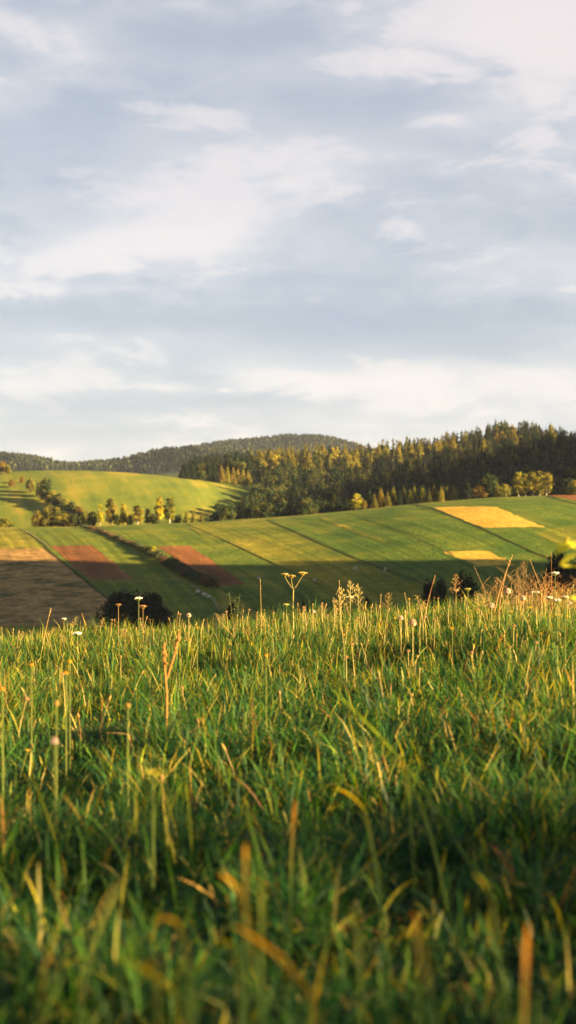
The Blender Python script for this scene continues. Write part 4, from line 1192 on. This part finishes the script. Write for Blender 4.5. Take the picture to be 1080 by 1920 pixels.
# single broad blades close to the lens
def near_blade(tip, low, w, c0, c1, label, name='broad_leaf_blade', curl=.02):
    if tip[2] < 1.7: tip = (tip[0], tip[1], tip[2]*.84); low = (low[0], low[1], low[2]*.84)
    w *= .40; c1 = np.array(c1)*.66; c0 = np.minimum(c0, (.06, .11, .025))
    """tip and low are (px, py, distance); the blade runs on from low down to the soil"""
    T, B = at(*tip), at(*low)
    d = B-T
    Bx = B+d*.35; g0 = np.array([Bx[0]+d[0]*.2, Bx[1], float(H_near(Bx[0]+d[0]*.2, Bx[1]))])
    K = np.array([T, T+d*.33+[0, 0, curl*.4], T+d*.66+[0, 0, curl*.5], B, B*.5+g0*.5+d*.05, g0])
    tt = np.linspace(0, 5, 21); P = np.stack([np.interp(tt, range(6), K[:, i]) for i in range(3)], 1)
    for _ in range(3): P[1:-1] = (P[:-2]+2*P[1:-1]+P[2:])/4
    dd = np.gradient(P, axis=0); dd /= np.linalg.norm(dd, axis=1)[:, None]
    s = np.cross(dd, [0, 1., .25]); s /= np.linalg.norm(s, axis=1)[:, None]
    q = np.linspace(0, 1, 21)
    hw = w/F*T[1]*.5*np.clip((q/.22), .25, 1)**.7
    up = np.cross(s, dd)
    e = empty(name, tuple(g0))
    spot = .62+.7*vnoise(q*7+tip[0], q*0+.5)+.0*q
    V = np.stack([P-s*hw[:, None], P+up*hw[:, None]*.3, P+s*hw[:, None]], 1)-g0
    i = np.arange(20)[:, None]*3+np.arange(2)[None]
    f = np.stack([i, i+1, i+4, i+3], -1).reshape(-1, 4)
    qq = np.clip(q[:, None]*2.2-.55, 0, 1); c = np.repeat((np.array(c1)*(1-qq)+np.array(c0)*qq)*spot[:, None], 3, axis=0)*np.tile([[1.], [.75], [.9]], (21, 1))
    part('blade', mesh_np('near_blade', V.reshape(-1, 3), f, M_grass, c), e)
    tag(e, label, 'grass blade', 'broad single blades close to the camera')
O_, Y_, G_, B_ = (.75, .36, .02), (.62, .42, .03), (.20, .26, .035), (.40, .26, .05)
for a in (((437, 1735, 1.30), (600, 1892, 1.22), 22, Y_, O_, 'brightest orange yellow blade slanting down to the right at the bottom'), ((292, 1726, 1.32), (352, 1766, 1.28), 20, G_, (.62, .38, .05), 'short yellow tipped blade left of the brightest orange one'),
          ((222, 1798, 1.25), (365, 1912, 1.18), 20, G_, (.45, .36, .04), 'long olive yellow blade slanting right near the bottom left'), ((410, 1638, 1.45), (470, 1725, 1.4), 17, G_, O_, 'orange tipped blade above the brightest orange one'),
          ((461, 1580, 1.5), (461, 1665, 1.48), 15, G_, O_, 'upright orange yellow blade tip in the lower middle'), ((990, 1732, 1.3), (984, 1925, 1.25), 24, B_, (.75, .32, .02), 'broad upright orange brown blade at the lower right'),
          ((490, 1648, 1.5), (492, 1740, 1.45), 22, G_, (.30, .30, .03), 'broad upright olive blade in the lower middle'),
          ((622, 1292, 2.6), (812, 1500, 2.2), 13, G_, (.24, .30, .04), 'very long pale green blade slanting right in the middle'), ((708, 1390, 2.1), (800, 1530, 2.0), 13, G_, (.26, .30, .04), 'pale green blade below the very long one'),
          ((624, 1478, 2.0), (690, 1528, 1.9), 12, G_, Y_, 'short yellow green blade tip left of the long pale ones'), ((888, 1640, 1.5), (932, 1722, 1.45), 15, G_, (.40, .34, .04), 'olive yellow blade leaning left at the lower right'),
          ((652, 1718, 1.4), (676, 1775, 1.36), 16, G_, (.40, .33, .05), 'short dull yellow blade tip right of the bottom middle'), ((690, 1650, 1.5), (725, 1760, 1.45), 14, (.05, .11, .03), (.07, .14, .03), 'upright dark green blade right of the bottom middle'),
          ((735, 1772, 1.35), (800, 1762, 1.33), 12, G_, O_, 'yellow blade lying nearly flat at the lower right'), ((240, 1640, 1.5), (160, 1820, 1.4), 12, G_, (.24, .26, .05), 'long olive stalk like blade leaning right at the lower left'),
          ((95, 1795, 1.35), (80, 1850, 1.32), 15, B_, (.50, .22, .04), 'short rusty blade tip at the lower left'), ((270, 1835, 1.3), (295, 1815, 1.28), 16, G_, O_, 'tiny orange leaf tip near the bottom left'),
          ((770, 1722, 1.4), (785, 1752, 1.38), 14, B_, (.70, .22, .02), 'small orange red leaf tip at the lower right'),
          ((745, 1415, 2.2), (768, 1480, 2.1), 9, G_, Y_, 'yellow green blade tip in the middle of the photo'), ((555, 1500, 1.9), (548, 1590, 1.85), 13, B_, (.60, .28, .03), 'rusty orange upright leaf in the middle of the photo'),
          ((410, 1780, 1.3), (450, 1800, 1.28), 14, G_, (.42, .36, .04), 'olive yellow blade tip between the two long slanting blades'), ((960, 1330, 2.6), (985, 1365, 2.5), 10, G_, (.60, .50, .16), 'pale cream blade tip at the right')):
    near_blade(*a)

def dock():
    Y = 4.2; loc = foot(312, Y); o = np.array(loc); e = empty('dock_stalk', loc); g = np.random.default_rng(8)
    def rel(px, py): return at(px, py, Y)-o
    for pts in ([(0, 0, 0), rel(313, 1300), rel(309, 1255), rel(308, 1205)], [rel(314, 1270), rel(328, 1225), rel(336, 1185)]):
        v, f = tube_np(pts, np.linspace(.003, .0022, len(pts)), 6)
        b = part('stem', cmesh('dock_stem', [(v, f, np.array((.42, .19, .05)))]), e)
        a_, c_ = np.array(pts[-2]), np.array(pts[-1])
        P = [a_+(c_-a_)*g.random()+g.normal(size=3)*.0035 for _ in range(30)]
        part('seed_cluster', cmesh('dock_seeds', blobs(P, .0026, (.36, .17, .05), 3)), b)
    tag(e, 'rust brown dock stalk with two prongs standing in the grass at the left', 'dry plant')
dock()
def star_leaves(px, py, Y, rad, col, label, name, n=7, seed=1, up=.4):
    loc = foot(px, Y); h = hh(px, py, Y); e = empty(name, loc); g = np.random.default_rng(seed)
    st, pts = wstem(h, .002, 0., 0., (.12, .16, .03)); part('stem', cmesh('rosette_stem', [st]), e)
    L_ = [leaf(pts[-1], (math.cos(a), math.sin(a), up+.5*g.random()), rad*(.7+.5*g.random()), rad*.42, np.array(col)*(.7+.5*g.random()), .5) for a in np.arange(n)*6.283/n]
    for lf_ in L_: part('leaf', cmesh('rosette_leaf', [lf_]), e)
    tag(e, label, 'plant')
star_leaves(287, 1450, 2.2, .024, (.55, .45, .03), 'blurred star of yellow leaves low in the grass left of centre', 'yellow_leaf_sprig')
def edge_plant():
    Y = 2.5; loc = foot(1105, Y); o = np.array(loc); e = empty('leafy_plant', loc); g = np.random.default_rng(6)
    def rel(px, py, dy=0): return at(px, py, Y)-o+[0, dy, 0]
    v, f = tube_np([(0, 0, 0), rel(1108, 1200), rel(1098, 1090), rel(1085, 1035), rel(1078, 1018)], [.004, .0035, .003, .002, .0015], 6)
    part('stem', cmesh('edge_stem', [(v, f, np.array((.12, .15, .03)))]), e)
    C2 = (.46, .44, .02)
    for px, py, d, l, w in ((1078, 1020, (-1, .1, .25), .034, .020), (1086, 1036, (-1, -.2, -.35), .030, .022), (1092, 1062, (-.8, -.5, .35), .036, .024), (1098, 1040, (.8, .2, .5), .04, .022),
                            (1096, 1085, (.9, -.3, .3), .05, .026), (1088, 1030, (-.3, .6, .7), .03, .02), (1104, 1130, (-.5, .5, .5), .035, .03), (1106, 1150, (.9, .2, .3), .05, .03), (1072, 1024, (-.9, -.5, -.1), .026, .018)):
        part('leaf', cmesh('edge_leaf', [leaf(rel(px-4, py), d, l*1.15, w*1.5, np.array(C2)*(.8+.4*g.random()), .35)]), e)
    part('bud', cmesh('edge_bud', blobs([rel(1060, 1016), rel(1063, 1011)], .0038, (.34, .30, .02), 2)), e)
    tag(e, 'blurred yellow green leafy plant at the right edge in front of the dark tree', 'plant')
edge_plant()

# ------------------------------------------------------------------ sky, sun, air, camera
SUN_AZ, SUN_EL = 110.0, 13.0
def build_world():
    w = bpy.data.worlds.new('World'); scene.world = w; w.use_nodes = True
    nt = w.node_tree
    for n in list(nt.nodes): nt.nodes.remove(n)
    out = N(nt, 'ShaderNodeOutputWorld'); bg = N(nt, 'ShaderNodeBackground', Strength=1.0)
    L(nt, bg.outputs[0], out.inputs[0])
    sky = N(nt, 'ShaderNodeTexSky'); sky.sky_type = 'NISHITA'; sky.sun_disc = False
    sky.sun_elevation = R(SUN_EL); sky.sun_rotation = R(SUN_AZ); sky.altitude = 600
    skyc = N(nt, 'ShaderNodeVectorMath', operation='SCALE'); L(nt, sky.outputs[0], skyc.inputs[0]); skyc.inputs['Scale'].default_value = .06
    tc = N(nt, 'ShaderNodeTexCoord')
    nrm = N(nt, 'ShaderNodeVectorMath', operation='NORMALIZE'); L(nt, tc.outputs['Generated'], nrm.inputs[0])
    s = N(nt, 'ShaderNodeSeparateXYZ'); L(nt, nrm.outputs[0], s.inputs[0])
    M = lambda *a: math_(nt, *a)
    x, y, z = s.outputs
    zc = M('MAXIMUM', z, 0.0)
    iz = M('DIVIDE', 1.0, M('ADD', zc, .16))
    # plane of the cloud deck
    def plane(sx, sy, sz, off):
        c = N(nt, 'ShaderNodeCombineXYZ'); L(nt, M('MULTIPLY', M('MULTIPLY', x, iz), sx), c.inputs[0]); L(nt, M('MULTIPLY', M('MULTIPLY', y, iz), sy), c.inputs[1]); c.inputs[2].default_value = off
        return c.outputs[0]
    def noise(vec, sc, det=6., ro=.55, dist=0.):
        n = N(nt, 'ShaderNodeTexNoise', Scale=sc, Detail=det, Roughness=ro, Distortion=dist); L(nt, vec, n.inputs['Vector']); return n.outputs['Fac']
    az = M('ARCTAN2', x, y); el = M('ARCSINE', z)
    # deck detail: soft large billows, finer wisps
    wv = N(nt, 'ShaderNodeCombineXYZ'); L(nt, M('MULTIPLY', az, 1.0), wv.inputs[0]); L(nt, M('MULTIPLY', el, 2.7), wv.inputs[1]); wv.inputs[2].default_value = 4.1
    n1 = noise(plane(1.0, 2.2, 0, 1.3), 1.15, 5., .52, .4)
    n2 = noise(wv.outputs[0], 5.2, 6., .55, .5)
    n3 = noise(wv.outputs[0], 17., 6., .62, .6)
    f = M('ADD', M('ADD', M('MULTIPLY', n1, .28), M('MULTIPLY', n2, .42)), M('MULTIPLY', n3, .30))
    # broad structure of this evening's deck, by azimuth and elevation (degrees)
    def blob(a, e, wa, we, amt, rag=.5, tilt=0.):
        da = M('SUBTRACT', az, R(a)); de = M('SUBTRACT', el, R(e))
        de = M('ADD', M('SUBTRACT', de, M('MULTIPLY', da, tilt)), M('MULTIPLY', M('SUBTRACT', n3, .5), R(we)*rag*6))
        da = M('ADD', da, M('MULTIPLY', M('SUBTRACT', n3, .5), R(wa)*rag*3))
        q = M('ADD', M('POWER', M('ABSOLUTE', M('DIVIDE', da, R(wa))), 2.0), M('POWER', M('ABSOLUTE', M('DIVIDE', de, R(we))), 2.0))
        return M('MULTIPLY', M('EXPONENT', M('MULTIPLY', q, -1.0)), amt)
    def P(px, py): return math.degrees(math.atan((px-CX)/F)), math.degrees(math.atan((CY-py)/F))
    acc = f
    for px, py, wx, wy, amt, rag, tilt in (
            (230, 470, 260, 62, .16, .8, -.12), (330, 455, 110, 28, .10, 1., -.1), (70, 550, 70, 16, .12, .8, 0),
            (480, 300, 400, 90, .10, .6, -.2), (830, 232, 60, 15, .14, .9, 0),
            (520, 708, 120, 30, .17, 1., .05), (780, 705, 260, 22, .13, .8, -.03), (1020, 730, 200, 50, .15, .6, 0), (290, 728, 60, 9, .15, .7, 0), (423, 732, 14, 5, .16, .3, 0),
            (200, 650, 240, 26, .07, .8, -.1), (500, 800, 300, 40, .05, .5, 0), (90, 852, 60, 16, .13, .9, -.2), (1080, 120, 220, 170, .20, .4, 0), (950, 20, 300, 80, .12, .4, 0),
            (370, 18, 60, 14, .16, 1., 0), (140, 90, 90, 45, .08, .8, 0), (1000, 520, 160, 60, .08, .6, 0), (0, 210, 120, 40, .10, .6, 0),
            (760, 610, 420, 52, -.22, .5, -.03), (660, 500, 330, 60, -.09, .5, -.1), (450, 65, 170, 36, -.16, .6, 0), (760, 190, 260, 50, -.12, .6, -.15), (150, 205, 150, 40, -.12, .6, -.1),
            (60, 20, 120, 26, -.14, .7, 0), (300, 600, 260, 30, -.07, .5, 0), (150, 780, 200, 50, -.10, .4, 0), (130, 390, 60, 30, -.06, .8, 0), (640, 400, 260, 26, -.05, .6, -.1), (1060, 250, 110, 22, -.10, .7, 0)):
        a, e = P(px, py)
        acc = M('ADD', acc, blob(a, e, math.degrees(wx/F), math.degrees(wy/F), amt, rag*.5, -tilt))
    cloud = ramp(nt, acc, [(.24, (.39, .44, .56)), (.40, (.48, .52, .60)), (.53, (.60, .615, .665)), (.66, (.745, .72, .735)), (.82, (.86, .785, .785))])
    # a lower broken layer with crisper, sun-touched edges
    n5 = noise(wv.outputs[0], 9.0, 9., .60, .35)
    n6 = noise(wv.outputs[0], 3.1, 3., .5, .2)
    low = M('ADD', M('ADD', M('MULTIPLY', n5, .75), M('MULTIPLY', n6, .30)), M('MULTIPLY', M('SUBTRACT', acc, .5), .85))
    crisp = ramp(nt, low, [(.565, (0,)*3), (.635, (.5,)*3), (.80, (.95,)*3)])
    cloud = mixc(nt, crisp, cloud, (.90, .815, .80))
    dk = ramp(nt, low, [(.36, (.7,)*3), (.50, (0,)*3)])
    cloud = mixc(nt, dk, cloud, (.445, .485, .56))
    # the west of the deck faces the sun: warmer and lighter there; the zenith is thinner and bluer
    up = ramp(nt, el and M('DIVIDE', el, R(90)), [(.0, (.0,)*3), (.25, (.03,)*3), (.5, (.9,)*3)])
    cz = mixc(nt, up, cloud, (.13, .21, .32))
    sc = N(nt, 'ShaderNodeVectorMath', operation='SCALE'); L(nt, cz, sc.inputs[0]); sc.inputs['Scale'].default_value = SKY_K
    mixf = mixc(nt, .92, skyc.outputs[0], sc.outputs[0])
    L(nt, mixf, bg.inputs['Color'])
EXPO = 2.9
SKY_K = .98/2**EXPO
build_world()

sun = bpy.data.lights.new('sun', 'SUN'); sun.energy = 5.0; sun.angle = R(.8); sun.color = (1.0, .72, .34)
so = bpy.data.objects.new('sun', sun); link(so)
a, e = R(SUN_AZ), R(SUN_EL)
import mathutils
dvec = mathutils.Vector((math.sin(a)*math.cos(e), math.cos(a)*math.cos(e), math.sin(e)))
so.rotation_euler = dvec.to_track_quat('Z', 'Y').to_euler()
so.location = (60, -10, 40)

HAZE = 1
if HAZE:
    m, nt, out = mat('haze')
    v = N(nt, 'ShaderNodeVolumePrincipled'); v.inputs['Density'].default_value = .000036
    v.inputs['Color'].default_value = (.64, .72, 1., 1); v.inputs['Anisotropy'].default_value = .1
    L(nt, v.outputs[0], out.inputs['Volume'])
    x0, x1, y0, y1, z0, z1 = -5900., 5900., -60., 5060., -120., 210.
    Vh = [(x, y, z) for z in (z0, z1) for y in (y0, y1) for x in (x0, x1)]
    Fh = [(0, 2, 3, 1), (4, 5, 7, 6), (0, 1, 5, 4), (2, 6, 7, 3), (0, 4, 6, 2), (1, 3, 7, 5)]
    o = new_obj('haze', mesh_np('haze', Vh, Fh, m, smooth=False))
    tag(o, 'thin evening air that fades the mountains to blue', kind='stuff')

cam = bpy.data.cameras.new('camera'); co = bpy.data.objects.new('camera', cam); link(co)
cam.sensor_fit = 'VERTICAL'; cam.sensor_height = 36; cam.lens = 50.0
cam.clip_start = .05; cam.clip_end = 12000
co.location = (0, 0, 0); co.rotation_euler = (R(90), 0, 0)
cam.dof.use_dof = True; cam.dof.focus_distance = 9.8; cam.dof.aperture_fstop = 4.5; cam.dof.aperture_blades = 0
scene.camera = co
scene.view_settings.view_transform = 'Standard'; scene.view_settings.look = 'None'
scene.view_settings.exposure = EXPO; scene.view_settings.gamma = 1.0
scene.render.resolution_x = 576; scene.render.resolution_y = 1024
scene.render.engine = 'CYCLES'
cy = scene.cycles
cy.use_denoising = True; cy.max_bounces = 8; cy.diffuse_bounces = 4; cy.transmission_bounces = 4; cy.volume_bounces = 1; cy.transparent_max_bounces = 4
cy.sample_clamp_indirect = 4
